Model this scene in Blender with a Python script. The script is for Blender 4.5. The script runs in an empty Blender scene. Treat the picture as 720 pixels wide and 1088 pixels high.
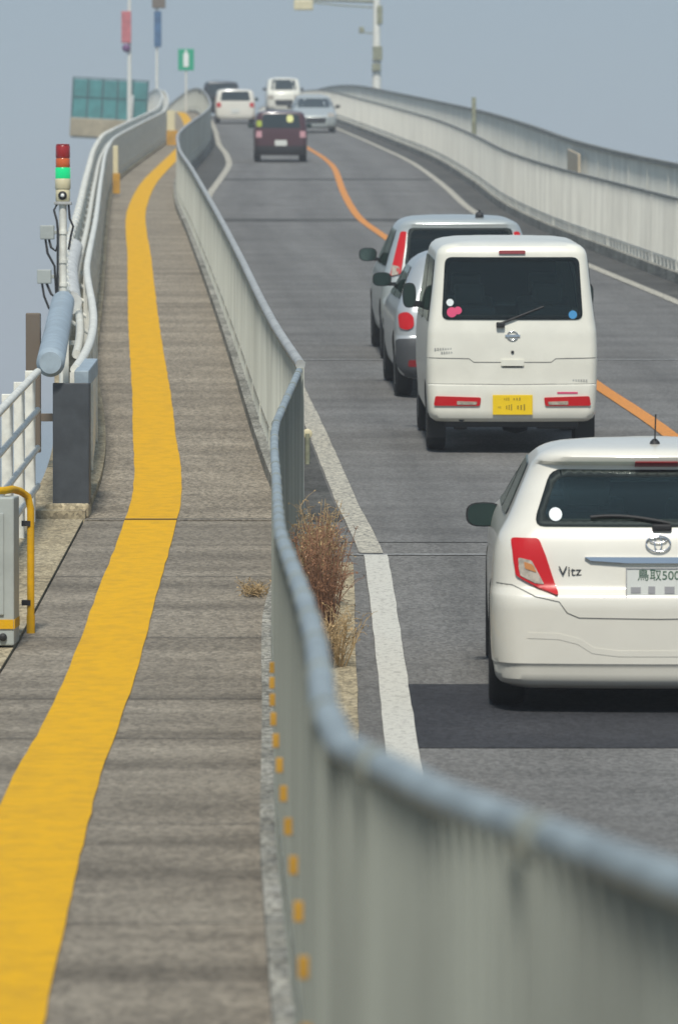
import bpy, bmesh, math, random
from mathutils import Vector, Matrix
from mathutils.bvhtree import BVHTree
from mathutils.geometry import delaunay_2d_cdt
random.seed(7)
R = math.radians
scn = bpy.context.scene
COL = scn.collection

# ------------------------------------------------------------------ camera, world, sun, exposure
EYE = 1.75                       # eye height above the flat approach road
FPX = 6100.0                     # focal length in photo pixels (720 x 1088)
PITCH = math.atan((544 - 412) / FPX)
cam_d = bpy.data.cameras.new('camera')
cam = bpy.data.objects.new('camera', cam_d)
COL.objects.link(cam)
cam.location = (0, 0, EYE)
cam.rotation_euler = (R(90) - PITCH, 0, 0)
cam_d.sensor_fit = 'VERTICAL'
cam_d.sensor_height = 36
cam_d.lens = FPX / 1088 * 36
cam_d.clip_start = 0.5
cam_d.clip_end = 40000
cam_d.dof.use_dof = True
cam_d.dof.focus_distance = 37
cam_d.dof.aperture_fstop = 6.8
scn.camera = cam

SUN_EL, SUN_AZ = 53, 184          # azimuth clockwise from +Y (view direction)
world = bpy.data.worlds.new('World')
scn.world = world
world.use_nodes = True
wn = world.node_tree
sky = wn.nodes.new('ShaderNodeTexSky')
sky.sky_type = 'NISHITA'
sky.sun_disc = False
sky.sun_elevation = R(SUN_EL)
sky.sun_rotation = R(SUN_AZ)
sky.air_density = 1.6
sky.dust_density = 0.3
sky.ozone_density = 4.0
hs = wn.nodes.new('ShaderNodeMix')
hs.data_type = 'RGBA'
hs.inputs[0].default_value = 0.9
hs.inputs[7].default_value = (1.98, 2.60, 3.32, 1)      # thin even haze over the whole sky
bg = wn.nodes['Background']
bg.inputs[1].default_value = 0.12
wn.links.new(sky.outputs[0], hs.inputs[6])
wn.links.new(hs.outputs[2], bg.inputs[0])
sun_d = bpy.data.lights.new('sun', 'SUN')
sun_d.energy = 3.3
sun_d.angle = R(8)
sun_d.color = (1.0, 0.95, 0.86)
sun = bpy.data.objects.new('sun', sun_d)
COL.objects.link(sun)
az, el = R(SUN_AZ), R(SUN_EL)
sdir = Vector((math.sin(az) * math.cos(el), math.cos(az) * math.cos(el), math.sin(el)))
sun.rotation_euler = sdir.to_track_quat('Z', 'Y').to_euler()
sun.location = (0, 0, 60)
scn.view_settings.view_transform = 'Standard'
scn.view_settings.look = 'None'
scn.view_settings.gamma = 1
scn.view_settings.exposure = 0.25

HAZE = 0.0009

# ------------------------------------------------------------------ profile and plan of the bridge
def E(y):                        # road height along the bridge
    if y < 24: return 0.0
    if y < 32: return 0.061 * (y - 24) ** 2 / 16
    z = 0.061 * (y - 28)
    if y > 235: z -= 0.5 * 0.00036 * (y - 235) ** 2
    return z

def curve(pts):                  # monotone-ish cubic through (y, x) points
    ys = [p[0] for p in pts]; xs = [p[1] for p in pts]; n = len(pts)
    d = [(xs[i+1]-xs[i])/(ys[i+1]-ys[i]) for i in range(n-1)]
    m = [d[0]] + [0 if d[i-1]*d[i] <= 0 else 2*d[i-1]*d[i]/(d[i-1]+d[i]) for i in range(1, n-1)] + [d[-1]]
    def f(y):
        if y <= ys[0]: return xs[0] + m[0]*(y-ys[0])
        if y >= ys[-1]: return xs[-1] + m[-1]*(y-ys[-1])
        i = 0
        while y > ys[i+1]: i += 1
        h = ys[i+1]-ys[i]; t = (y-ys[i])/h
        return ((2*t**3-3*t*t+1)*xs[i] + (t**3-2*t*t+t)*h*m[i] + (-2*t**3+3*t*t)*xs[i+1] + (t**3-t*t)*h*m[i+1])
    return f

XF1 = curve([(3.6, .78), (4.6, .56), (5.8, .34), (6.4, .22), (7.2, .10), (8.3, -.012), (11, -.042), (13.4, -.080), (16, -.130), (20, -.205), (24, -.255), (28, -.305),
             (31.3, -.352), (32.6, -.362), (33.4, -.350), (38.6, -.253)])
XF2 = curve([(38.6, -.253), (44, -.49), (58, -1.0), (68, -1.37), (96, -2.45), (115, -3.2), (134, -3.7), (150, -3.83),
             (165, -3.9), (180, -4.05), (200, -4.5), (250, -6.05), (300, -8.1), (340, -10.2), (420, -15.6)])
def XF(y): return XF1(y) if y < 38.6 else XF2(y)
XP = curve([(4, -1.75), (25, -1.75), (40, -1.74), (59, -2.48), (72, -2.95), (96, -3.86), (120, -4.72), (134, -5.08), (156, -5.22), (175, -5.30),
            (200, -5.85), (250, -7.5), (300, -9.6), (340, -11.7), (420, -17.1)])
XL = curve([(4, .30), (26, .30), (37.7, .25), (42.6, .084), (51.5, -.21), (60, -.52), (96, -1.80), (115, -2.50), (126, -2.82), (140, -2.86), (153, -2.92),
            (168, -3.25), (184, -3.8), (211, -4.5), (240, -5.35), (260, -6.05), (300, -7.6), (340, -9.6), (420, -15.1)])
XC = curve([(4, 3.3), (30, 3.25), (40, 3.12), (50, 2.87), (57, 2.56), (70, 2.0), (99, .81), (111, .36), (128, .1), (151, -.12), (163, -.4),
            (176, -.86), (211, -2.2), (250, -3.8), (300, -6), (340, -8.2), (420, -13.6)])
XR = curve([(4, 6.3), (30, 6.25), (50, 5.6), (75, 4.4), (88, 3.72), (104, 2.95), (117, 2.6), (132, 2.45), (156, 2.05),
            (184, 1.15), (211, .15), (250, -1.35), (300, -3.4), (340, -5.5), (420, -10.8)])
XY = curve([(4, -.70), (14.4, -.92), (16.6, -.98), (20, -1.07), (25, -1.18), (33, -1.25), (40, -1.29), (49, -1.58), (65, -2.2), (84, -2.91),
            (112, -3.92), (134, -4.35), (152, -4.5), (175, -4.7), (200, -5.2), (250, -6.8), (300, -8.9), (420, -16.4)])
PATH_UP = 0.15
def Z(y, up=0.0): return E(y) + up

# ------------------------------------------------------------------ helpers
def tag(o, label=None, cat=None, group=None, kind=None):
    if label: o['label'] = label
    if cat: o['category'] = cat
    if group: o['group'] = group
    if kind: o['kind'] = kind
    return o

class MB:
    """collects geometry for one mesh"""
    def __init__(s): s.v = []; s.f = []; s.sm = []; s.mi = []
    def add(s, vs, fs, smooth=False, mi=0):
        b = len(s.v); s.v += [tuple(v) for v in vs]
        for f in fs:
            s.f.append(tuple(b + i for i in f)); s.sm.append(smooth); s.mi.append(mi)
    def box(s, c, d, M=None, mi=0):
        x, y, z = d[0]/2, d[1]/2, d[2]/2
        vs = [Vector((sx*x, sy*y, sz*z)) for sz in (-1, 1) for sy in (-1, 1) for sx in (-1, 1)]
        if M is not None: vs = [M @ v for v in vs]
        vs = [v + Vector(c) for v in vs]
        s.add(vs, [(0,2,3,1), (4,5,7,6), (0,1,5,4), (2,6,7,3), (0,4,6,2), (1,3,7,5)], mi=mi)
    def bevbox(s, c, d, b=.01, M=None):
        bm = bmesh.new(); bmesh.ops.create_cube(bm, size=1)
        for v in bm.verts: v.co = Vector((v.co.x*d[0], v.co.y*d[1], v.co.z*d[2]))
        bmesh.ops.bevel(bm, geom=bm.edges[:], offset=b, segments=2, affect='EDGES', profile=.6)
        bm.verts.ensure_lookup_table()
        vs = [(M @ v.co if M is not None else v.co.copy()) + Vector(c) for v in bm.verts]
        s.add(vs, [[v.index for v in f.verts] for f in bm.faces], False); bm.free()
    def tube(s, pts, r, n=8, cap=True, smooth=True):
        pts = [Vector(p) for p in pts]; rings = []
        rr = r if isinstance(r, (list, tuple)) else [r]*len(pts)
        up = Vector((0, 0, 1)); vs = []; fs = []
        for i, p in enumerate(pts):
            a = pts[max(i-1, 0)]; b = pts[min(i+1, len(pts)-1)]
            t = (b - a).normalized()
            u = up if abs(t.dot(up)) < .95 else Vector((1, 0, 0))
            sx = t.cross(u).normalized(); sy = sx.cross(t).normalized()
            for k in range(n):
                a_ = 2*math.pi*k/n
                vs.append(p + (sx*math.cos(a_) + sy*math.sin(a_))*rr[i])
        for i in range(len(pts)-1):
            for k in range(n):
                fs.append((i*n+k, i*n+(k+1) % n, (i+1)*n+(k+1) % n, (i+1)*n+k))
        s.add(vs, fs, smooth)
        if cap:
            s.add(vs[:n], [tuple(range(n))][:1], False); s.add(vs[-n:], [tuple(range(n-1, -1, -1))], False)
    def lathe(s, prof, c, axis='Z', n=24, smooth=True):
        vs = []; fs = []
        for (r, h) in prof:
            for k in range(n):
                a = 2*math.pi*k/n; p = (r*math.cos(a), r*math.sin(a), h)
                if axis == 'X': p = (p[2], p[0], p[1])
                if axis == 'Y': p = (p[0], p[2], p[1])
                vs.append(Vector(p) + Vector(c))
        for i in range(len(prof)-1):
            for k in range(n): fs.append((i*n+k, i*n+(k+1) % n, (i+1)*n+(k+1) % n, (i+1)*n+k))
        s.add(vs, fs, smooth)
        if prof[0][0] > 1e-4: s.add(vs[:n], [tuple(range(n-1, -1, -1))])
        if prof[-1][0] > 1e-4: s.add(vs[-n:], [tuple(range(n))])
    def ribbon(s, fa, fb, up, y0, y1, step=1.0, wob=0):
        ys = []; y = y0
        while y < y1 - 1e-6: ys.append(y); y += step
        ys.append(y1); vs = []; fs = []
        for y in ys:
            vs.append((fa(y) + (random.uniform(-wob, wob) if wob else 0), y, Z(y, up))); vs.append((fb(y) + (random.uniform(-wob, wob) if wob else 0), y, Z(y, up)))
        for i in range(len(ys)-1): fs.append((2*i, 2*i+1, 2*i+3, 2*i+2))
        s.add(vs, fs)
    def bar_along(s, f, y0, y1, w, z0, z1, step=1.0, zf=None):
        """rectangular bar following the bridge; f = centre x"""
        zf = zf or Z
        ys = []; y = y0
        while y < y1 - 1e-6: ys.append(y); y += step
        ys.append(y1); vs = []; fs = []
        for y in ys:
            x = f(y)
            vs += [(x-w/2, y, zf(y, z0)), (x+w/2, y, zf(y, z0)), (x+w/2, y, zf(y, z1)), (x-w/2, y, zf(y, z1))]
        for i in range(len(ys)-1):
            a = 4*i; b = a+4
            for k in range(4): fs.append((a+k, a+(k+1) % 4, b+(k+1) % 4, b+k))
        n = len(vs)
        fs += [(3, 2, 1, 0), (n-4, n-3, n-2, n-1)]
        s.add(vs, fs)
    def build(s, name, mat, parent=None, loc=None, fix=False, autosmooth=None):
        me = bpy.data.meshes.new(name); me.from_pydata(s.v, [], s.f)
        for p, sm, mi in zip(me.polygons, s.sm, s.mi): p.use_smooth = sm; p.material_index = mi
        for m in (mat if isinstance(mat, (list, tuple)) else [mat]): me.materials.append(m)
        if fix or autosmooth is not None:
            bm = bmesh.new(); bm.from_mesh(me)
            bmesh.ops.remove_doubles(bm, verts=bm.verts, dist=1e-5)
            if fix: bmesh.ops.recalc_face_normals(bm, faces=bm.faces)
            if autosmooth is not None:
                for f in bm.faces: f.smooth = True
                for e in bm.edges:
                    if len(e.link_faces) == 2 and e.calc_face_angle(0) > autosmooth: e.smooth = False
            bm.to_mesh(me); bm.free()
        me.update()
        o = bpy.data.objects.new(name, me); COL.objects.link(o)
        if parent is not None: o.parent = parent
        if loc is not None: o.location = loc
        return o

def empty(name, loc, rz=0):
    o = bpy.data.objects.new(name, None); COL.objects.link(o)
    o.empty_display_size = .2; o.location = loc; o.rotation_euler = (0, 0, rz)
    return o

# ------------------------------------------------------------------ materials
def mat(name, col, rough=.6, metal=0, spec=.5, var=.0, scale=6, coat=0, bump=0, bscale=60, emit=None, est=0, obj_coords=True, stretch=None, col2=None, mix=(.4, .6)):
    m = bpy.data.materials.new(name); m.use_nodes = True
    nt = m.node_tree; p = nt.nodes['Principled BSDF']
    p.inputs['Base Color'].default_value = (*col, 1); p.inputs['Roughness'].default_value = rough
    p.inputs['Metallic'].default_value = metal; p.inputs['Specular IOR Level'].default_value = spec
    if coat: p.inputs['Coat Weight'].default_value = coat; p.inputs['Coat Roughness'].default_value = .05
    if emit: p.inputs['Emission Color'].default_value = (*emit, 1); p.inputs['Emission Strength'].default_value = est
    if var or bump or col2:
        tc = nt.nodes.new('ShaderNodeTexCoord'); mp = nt.nodes.new('ShaderNodeMapping')
        nt.links.new(tc.outputs['Object'], mp.inputs[0])
        if stretch: mp.inputs['Scale'].default_value = stretch
    if var or col2:
        n = nt.nodes.new('ShaderNodeTexNoise'); n.inputs['Scale'].default_value = scale; n.inputs['Detail'].default_value = 8; n.inputs['Roughness'].default_value = .65
        nt.links.new(mp.outputs[0], n.inputs[0])
        r = nt.nodes.new('ShaderNodeValToRGB')
        r.color_ramp.elements[0].position = mix[0]; r.color_ramp.elements[1].position = mix[1]
        c2 = col2 or tuple(c*(1-var) for c in col)
        r.color_ramp.elements[0].color = (*c2, 1); r.color_ramp.elements[1].color = (*(min(1, c*(1+var*.5)) for c in col), 1)
        nt.links.new(n.outputs[0], r.inputs[0]); nt.links.new(r.outputs[0], p.inputs['Base Color'])
    if bump:
        n2 = nt.nodes.new('ShaderNodeTexNoise'); n2.inputs['Scale'].default_value = bscale; n2.inputs['Detail'].default_value = 4
        nt.links.new(mp.outputs[0], n2.inputs[0])
        b = nt.nodes.new('ShaderNodeBump'); b.inputs['Strength'].default_value = bump; b.inputs['Distance'].default_value = .01
        nt.links.new(n2.outputs[0], b.inputs['Height']); nt.links.new(b.outputs[0], p.inputs['Normal'])
    return m

def ground_mat(name, base, dark, light, speck=.35, bands=0.0, rough=.85, band_col=None, cracks=True, tyre=None):
    """asphalt or concrete: aggregate speckle, patchy wear, transverse bands, optional wheel tracks"""
    m = bpy.data.materials.new(name); m.use_nodes = True; nt = m.node_tree; N = nt.nodes.new; L = nt.links.new
    p = nt.nodes['Principled BSDF']; p.inputs['Roughness'].default_value = rough; p.inputs['Specular IOR Level'].default_value = .3
    tc = N('ShaderNodeTexCoord')
    n1 = N('ShaderNodeTexNoise'); n1.inputs['Scale'].default_value = .9; n1.inputs['Detail'].default_value = 9; n1.inputs['Roughness'].default_value = .7
    L(tc.outputs['Object'], n1.inputs[0])
    r1 = N('ShaderNodeValToRGB'); r1.color_ramp.elements[0].position = .33; r1.color_ramp.elements[1].position = .68
    r1.color_ramp.elements[0].color = (*dark, 1); r1.color_ramp.elements[1].color = (*light, 1)
    e = r1.color_ramp.elements.new(.5); e.color = (*base, 1)
    L(n1.outputs[0], r1.inputs[0])
    vo = N('ShaderNodeTexVoronoi'); vo.inputs['Scale'].default_value = 55
    mp0 = N('ShaderNodeMapping'); mp0.inputs['Scale'].default_value = (1, .35, 1)
    L(tc.outputs['Object'], mp0.inputs[0]); L(mp0.outputs[0], vo.inputs[0])
    mx = N('ShaderNodeMix'); mx.data_type = 'RGBA'; mx.blend_type = 'OVERLAY'; mx.inputs[0].default_value = speck
    sp = N('ShaderNodeSeparateColor'); L(vo.outputs['Color'], sp.inputs[0])
    cb = N('ShaderNodeCombineColor')
    for k in range(3): L(sp.outputs[0], cb.inputs[k])
    L(r1.outputs[0], mx.inputs[6]); L(cb.outputs[0], mx.inputs[7])
    out = mx.outputs[2]
    if bands:
        mp = N('ShaderNodeMapping'); mp.inputs['Scale'].default_value = (.07, 1.0, .1); L(tc.outputs['Object'], mp.inputs[0])
        n3 = N('ShaderNodeTexNoise'); n3.inputs['Scale'].default_value = 1.25; n3.inputs['Detail'].default_value = 3.5; n3.inputs['Roughness'].default_value = .5
        L(mp.outputs[0], n3.inputs[0])
        r3 = N('ShaderNodeValToRGB'); r3.color_ramp.elements[0].position = .34; r3.color_ramp.elements[1].position = .60
        r3.color_ramp.elements[0].color = (*(band_col or (.45, .45, .45)), 1); r3.color_ramp.elements[1].color = (1, 1, 1, 1)
        L(n3.outputs[0], r3.inputs[0])
        m3 = N('ShaderNodeMix'); m3.data_type = 'RGBA'; m3.blend_type = 'MULTIPLY'; m3.inputs[0].default_value = bands
        L(out, m3.inputs[6]); L(r3.outputs[0], m3.inputs[7]); out = m3.outputs[2]
    if tyre:
        uv = N('ShaderNodeUVMap'); sx = N('ShaderNodeSeparateXYZ'); L(uv.outputs[0], sx.inputs[0])
        ab = N('ShaderNodeMath'); ab.operation = 'ABSOLUTE'; L(sx.outputs[0], ab.inputs[0])
        ph = N('ShaderNodeMath'); ph.operation = 'MULTIPLY_ADD'; ph.inputs[1].default_value = 4.333; ph.inputs[2].default_value = -3.25; L(ab.outputs[0], ph.inputs[0])
        co = N('ShaderNodeMath'); co.operation = 'COSINE'; L(ph.outputs[0], co.inputs[0])
        mu = N('ShaderNodeMapping'); mu.inputs['Scale'].default_value = (3.5, .12, 1); L(uv.outputs[0], mu.inputs[0])
        n4 = N('ShaderNodeTexNoise'); n4.inputs['Scale'].default_value = 1; n4.inputs['Detail'].default_value = 5; L(mu.outputs[0], n4.inputs[0])
        sm = N('ShaderNodeMath'); sm.operation = 'MULTIPLY_ADD'; sm.inputs[1].default_value = -.07; L(co.outputs[0], sm.inputs[0])
        nn = N('ShaderNodeMath'); nn.operation = 'MULTIPLY_ADD'; nn.inputs[1].default_value = -.45; nn.inputs[2].default_value = 1.19; L(n4.outputs[0], nn.inputs[0]); L(nn.outputs[0], sm.inputs[2])
        c4 = N('ShaderNodeCombineColor')
        for k in range(3): L(sm.outputs[0], c4.inputs[k])
        m4 = N('ShaderNodeMix'); m4.data_type = 'RGBA'; m4.blend_type = 'MULTIPLY'; m4.inputs[0].default_value = 1
        L(out, m4.inputs[6]); L(c4.outputs[0], m4.inputs[7]); out = m4.outputs[2]
    L(out, p.inputs['Base Color'])
    nb = N('ShaderNodeTexNoise'); nb.inputs['Scale'].default_value = 70; nb.inputs['Detail'].default_value = 3; L(tc.outputs['Object'], nb.inputs[0])
    b = N('ShaderNodeBump'); b.inputs['Strength'].default_value = .5; b.inputs['Distance'].default_value = .01
    L(nb.outputs[0], b.inputs['Height']); L(b.outputs[0], p.inputs['Normal'])
    return m

def paint_line(name, col, worn, th=(.3, .5), sc=32):
    m = mat(name, col, .7, var=.0, col2=worn, scale=sc, mix=th, bump=.3, bscale=90, stretch=(1, .6, 1))
    return m

def glass_mat(name, tint, refl=.06):
    m = bpy.data.materials.new(name); m.use_nodes = True; nt = m.node_tree; N = nt.nodes.new; L = nt.links.new
    for n in list(nt.nodes): nt.nodes.remove(n)
    o = N('ShaderNodeOutputMaterial'); t = N('ShaderNodeBsdfTransparent'); t.inputs[0].default_value = (*tint, 1)
    g = N('ShaderNodeBsdfGlossy'); g.inputs[0].default_value = (.75, .82, .78, 1); g.inputs[1].default_value = .04
    f = N('ShaderNodeFresnel'); f.inputs[0].default_value = 1.45
    ad = N('ShaderNodeMath'); ad.operation = 'ADD'; ad.inputs[1].default_value = refl; L(f.outputs[0], ad.inputs[0])
    mx = N('ShaderNodeMixShader'); L(ad.outputs[0], mx.inputs[0]); L(t.outputs[0], mx.inputs[1]); L(g.outputs[0], mx.inputs[2]); L(mx.outputs[0], o.inputs[0])
    return m

M = {}
M['road'] = ground_mat('road_asphalt', (.155, .153, .147), (.132, .130, .125), (.178, .176, .170), .22, bands=.55, band_col=(.66, .66, .66), tyre=True)
M['road_near'] = ground_mat('approach_asphalt', (.156, .153, .145), (.134, .131, .124), (.176, .173, .165), .28, bands=.3, band_col=(.75, .75, .75), tyre=True)
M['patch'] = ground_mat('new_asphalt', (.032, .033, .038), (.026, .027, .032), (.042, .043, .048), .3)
M['gutter'] = ground_mat('gutter_asphalt', (.08, .08, .076), (.055, .056, .05), (.11, .11, .10), .3, bands=.5)
M['path'] = ground_mat('path_asphalt', (.262, .228, .176), (.205, .178, .136), (.310, .272, .212), .42, bands=.6, band_col=(.58, .575, .57))
M['path_near'] = ground_mat('path_asphalt_near', (.236, .208, .165), (.188, .165, .130), (.280, .249, .199), .30, bands=.75, band_col=(.46, .455, .45))
M['concrete'] = ground_mat('weathered_concrete', (.36, .305, .20), (.25, .205, .13), (.44, .38, .26), .4, bands=.4)
M['kerb'] = ground_mat('kerb_concrete', (.27, .265, .23), (.16, .155, .13), (.36, .35, .31), .5, bands=.6)
M['girder'] = ground_mat('girder_concrete', (.30, .30, .29), (.22, .22, .21), (.36, .36, .35), .2)
M['yellow'] = paint_line('yellow_strip', (.68, .375, .006), (.54, .305, .015), (.28, .60), 9)
M['yellow'].node_tree.nodes['Principled BSDF'].inputs['Specular IOR Level'].default_value = .12
M['white_line'] = paint_line('white_paint', (.56, .55, .49), (.28, .27, .24), (.30, .50))
M['old_line'] = paint_line('old_white_paint', (.52, .49, .40), (.15, .145, .13), (.38, .56))
M['orange'] = paint_line('orange_paint', (.62, .235, .03), (.28, .15, .06), (.30, .5))
M['joint'] = mat('joint_rubber', (.03, .03, .03), .8, var=.4)
M['joint_light'] = mat('joint_steel', (.30, .30, .29), .6, var=.4, scale=20)
M['fence_right'] = mat('pale_fence_paint', (.68, .675, .61), .55, var=.12, scale=1.3, stretch=(1, 1, .3))
M['blue_rail'] = mat('blue_grey_rail', (.265, .315, .335), .5, var=.25, scale=9)
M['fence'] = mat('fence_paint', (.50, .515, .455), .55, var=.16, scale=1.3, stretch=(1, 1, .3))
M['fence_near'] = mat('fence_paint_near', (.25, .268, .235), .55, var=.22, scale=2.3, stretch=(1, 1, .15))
M['olive'] = mat('fence_post_paint', (.24, .25, .17), .6, var=.3, scale=8)
M['darkrail'] = mat('dark_rail', (.17, .175, .16), .6, var=.3, scale=3)
M['white_steel'] = mat('white_steel', (.66, .66, .60), .45, var=.22, scale=9, mix=(.3, .6))
M['grey_steel'] = mat('grey_steel', (.36, .37, .36), .5, var=.2)
M['darkslab'] = mat('dark_grey_plate', (.045, .053, .062), .55, var=.2, scale=5)
M['pipe'] = mat('pipe_blue_grey', (.30, .37, .42), .45, var=.15, scale=6)
M['cream'] = mat('cream_plastic', (.62, .56, .36), .5, var=.1)
M['reflector'] = mat('orange_reflector', (.46, .25, .025), .6, var=.2)
M['black'] = mat('black_rubber', (.012, .012, .013), .6)
M['darkplastic'] = mat('dark_plastic', (.02, .021, .023), .45)
M['tyre'] = mat('tyre_rubber', (.014, .014, .014), .8, bump=.4)
M['rim'] = mat('wheel_rim', (.5, .5, .5), .35, metal=.8)
M['chrome'] = mat('chrome', (.75, .76, .78), .12, metal=1)
M['pearl'] = mat('pearl_white_paint', (.70, .68, .60), .3, coat=.6, var=.03, scale=2)
M['vanwhite'] = mat('ivory_paint', (.74, .73, .64), .32, coat=.5, var=.05, scale=3)
M['silver'] = mat('silver_paint', (.46, .50, .49), .35, metal=.35, coat=.5)
M['silver2'] = mat('silver_blue_paint', (.44, .47, .48), .35, metal=.35, coat=.5)
M['maroon'] = mat('maroon_paint', (.06, .018, .024), .35, coat=.4)
M['blackpaint'] = mat('black_paint', (.02, .022, .026), .3, coat=.5)
M['gap'] = mat('panel_gap_shade', (.10, .10, .095), .7)
M['red_lamp'] = mat('red_lamp', (.50, .006, .010), .3, coat=.25, spec=.3)
M['red_dark'] = mat('red_lamp_dark', (.20, .008, .012), .3, coat=.3)
M['clear_lamp'] = mat('clear_lamp', (.42, .37, .30), .12, coat=1, var=.3, scale=30)
M['amber'] = mat('amber_lamp', (.5, .2, .05), .2, coat=1)
M['interior'] = mat('cabin_trim', (.16, .165, .155), .8)
M['seat'] = mat('seat_cloth', (.07, .075, .08), .9)
M['glass'] = glass_mat('tinted_glass', (.82, .90, .87), .0)
M['glass_dark'] = mat('dark_glass', (.018, .028, .030), .06, spec=.7)
M['mirror'] = mat('mirror_glass', (.04, .07, .065), .08, metal=.5)
M['plate_white'] = mat('plate_white', (.62, .64, .60), .4, var=.04)
M['plate_yellow'] = mat('plate_yellow', (.85, .58, .005), .4, var=.03)
M['plate_green'] = mat('plate_ink_green', (.03, .10, .05), .5)
M['plate_grey'] = mat('plate_grey_mark', (.30, .30, .31), .5)
M['teal'] = mat('teal_screen', (.045, .22, .215), .45, var=.2, scale=1.5)
M['tealdark'] = mat('teal_frame', (.015, .07, .07), .5)
M['green_sign'] = mat('green_sign', (.0, .32, .17), .4)
M['white'] = mat('white_sign', (.75, .77, .74), .4)
M['pinkred'] = mat('faded_red_banner', (.50, .13, .14), .6, var=.2, scale=3)
M['purple'] = mat('purple_disc', (.12, .03, .13), .5)
M['bluesign'] = mat('blue_banner', (.05, .13, .26), .5, var=.3, scale=3)
M['brown'] = mat('brown_box', (.14, .11, .08), .6)
M['twig'] = mat('dry_twigs', (.30, .155, .085), .9, var=.35, scale=20)
M['straw'] = mat('dry_straw', (.46, .33, .17), .9, var=.3, scale=20)
M['sticker_w'] = mat('white_sticker', (.7, .75, .75), .4)
M['sticker_p'] = mat('pink_sticker', (.65, .06, .16), .4)
M['sticker_b'] = mat('blue_sticker', (.05, .25, .5), .4)
M['led_red'] = mat('red_beacon', (.30, .008, .008), .3, coat=.3)
M['led_orange'] = mat('orange_beacon', (.55, .10, .01), .25, coat=.5)
M['led_green'] = mat('green_beacon', (.0, .4, .12), .25, emit=(.01, .75, .28), est=.4)
M['cabinet'] = mat('cabinet_grey', (.36, .39, .37), .5, var=.1, scale=4)
M['tan_sign'] = mat('tan_panel', (.50, .42, .30), .6, var=.1)
M['duct'] = mat('white_duct', (.55, .56, .54), .5, var=.2, scale=12)

def water_mat():
    m = bpy.data.materials.new('sea_water'); m.use_nodes = True; nt = m.node_tree; p = nt.nodes['Principled BSDF']
    p.inputs['Base Color'].default_value = (.16, .22, .26, 1); p.inputs['Roughness'].default_value = .22
    tc = nt.nodes.new('ShaderNodeTexCoord'); n = nt.nodes.new('ShaderNodeTexNoise'); n.inputs['Scale'].default_value = .5; n.inputs['Detail'].default_value = 6
    nt.links.new(tc.outputs['Object'], n.inputs[0]); b = nt.nodes.new('ShaderNodeBump'); b.inputs['Strength'].default_value = .5; b.inputs['Distance'].default_value = .4
    nt.links.new(n.outputs[0], b.inputs['Height']); nt.links.new(b.outputs[0], p.inputs['Normal'])
    return m

# ------------------------------------------------------------------ the setting
mb = MB(); S = 12000
mb.add([(-S, -S, -5), (S, -S, -5), (S, S, -5), (-S, S, -5)], [(0, 1, 2, 3)])
tag(mb.build('sea', water_mat()), kind='structure')

YA, YJ, YE = 3.0, 39.3, 420.0       # near end, abutment joint, far end
def off(f, d): return lambda y: f(y) + d

# flat approach causeway (land) and bridge girder
mb = MB()
XA = lambda y: -3.1
XB = lambda y: 9.5
for (a, b) in ((-30, YJ),):
    ys = [-30, 24, 28, 32, 36, YJ]
    vs = []
    for y in ys: vs += [(XA(y)-3.5, y, -5.2), (XA(y), y, E(y)-.06), (XB(y), y, E(y)-.06), (XB(y)+3.5, y, -5.2)]
    fs = []
    for i in range(len(ys)-1):
        for k in range(3): fs.append((4*i+k, 4*i+k+1, 4*i+k+5, 4*i+k+4))
    fs += [(0, 1, 2, 3), tuple(reversed(range(len(vs)-4, len(vs))))]
    mb.add(vs, fs)
tag(mb.build('ground', M['concrete'], fix=True), kind='structure')

mb = MB()
ys = [YJ + .06] + [YJ + .06 + i*3 for i in range(1, 127)]
vs = []; fs = []
for y in ys:
    a, b = XP(y)-.42, XR(y)+2.35
    vs += [(a, y, Z(y, -.25)), (a+.1, y, Z(y, -.9)), (a+1.6, y, Z(y, -2.4)), (b-1.6, y, Z(y, -2.4)), (b-.1, y, Z(y, -.9)), (b, y, Z(y, -.25)), (b, y, Z(y, -.02)), (a, y, Z(y, -.02))]
for i in range(len(ys)-1):
    for k in range(8): fs.append((8*i+k, 8*i+(k+1) % 8, 8*i+8+(k+1) % 8, 8*i+8+k))
fs += [tuple(range(8)), tuple(reversed(range(len(vs)-8, len(vs))))]
mb.add(vs, fs)
tag(mb.build('bridge_girder', M['girder'], fix=True), kind='structure')
for i, y in enumerate((75, 125, 175, 225, 290)):
    mb = MB(); xm = (XP(y)+XR(y))/2
    mb.bevbox((xm, y, (E(y)-2.4-5.5)/2), (4.2, 2.4, E(y)-2.4+5.5), .3)
    mb.bevbox((xm, y, E(y)-2.9), (6.4, 2.6, 1.0), .2)
    tag(mb.build('bridge_pier', M['girder']), kind='structure')

# road surfaces
mb = MB(); mb.ribbon(off(XL, -.75), off(XR, .62), .0, -30, YJ, 1.0)
def lane_uv(o):
    me = o.data; l = me.uv_layers.new(name='lane')
    for lp in me.loops:
        v = me.vertices[lp.vertex_index].co; l.data[lp.index].uv = (v.x - XC(v.y), v.y)
    return o
tag(lane_uv(mb.build('approach_road', M['road_near'])), kind='structure')
mb = MB(); mb.ribbon(off(XF, .06), off(XR, .62), .0, YJ+.05, YE, 1.0)
tag(lane_uv(mb.build('road', M['road'])), kind='structure')
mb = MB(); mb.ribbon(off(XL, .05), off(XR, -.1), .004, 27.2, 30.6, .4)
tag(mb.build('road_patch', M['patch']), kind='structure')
mb = MB(); mb.ribbon(off(XR, .12), off(XR, .60), .004, 4, YE, 1.0)
mb.ribbon(off(XF2, .07), off(XL, -.12), .004, 41, YE, 1.0)
tag(mb.build('gutter', M['gutter']), kind='structure')
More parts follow.
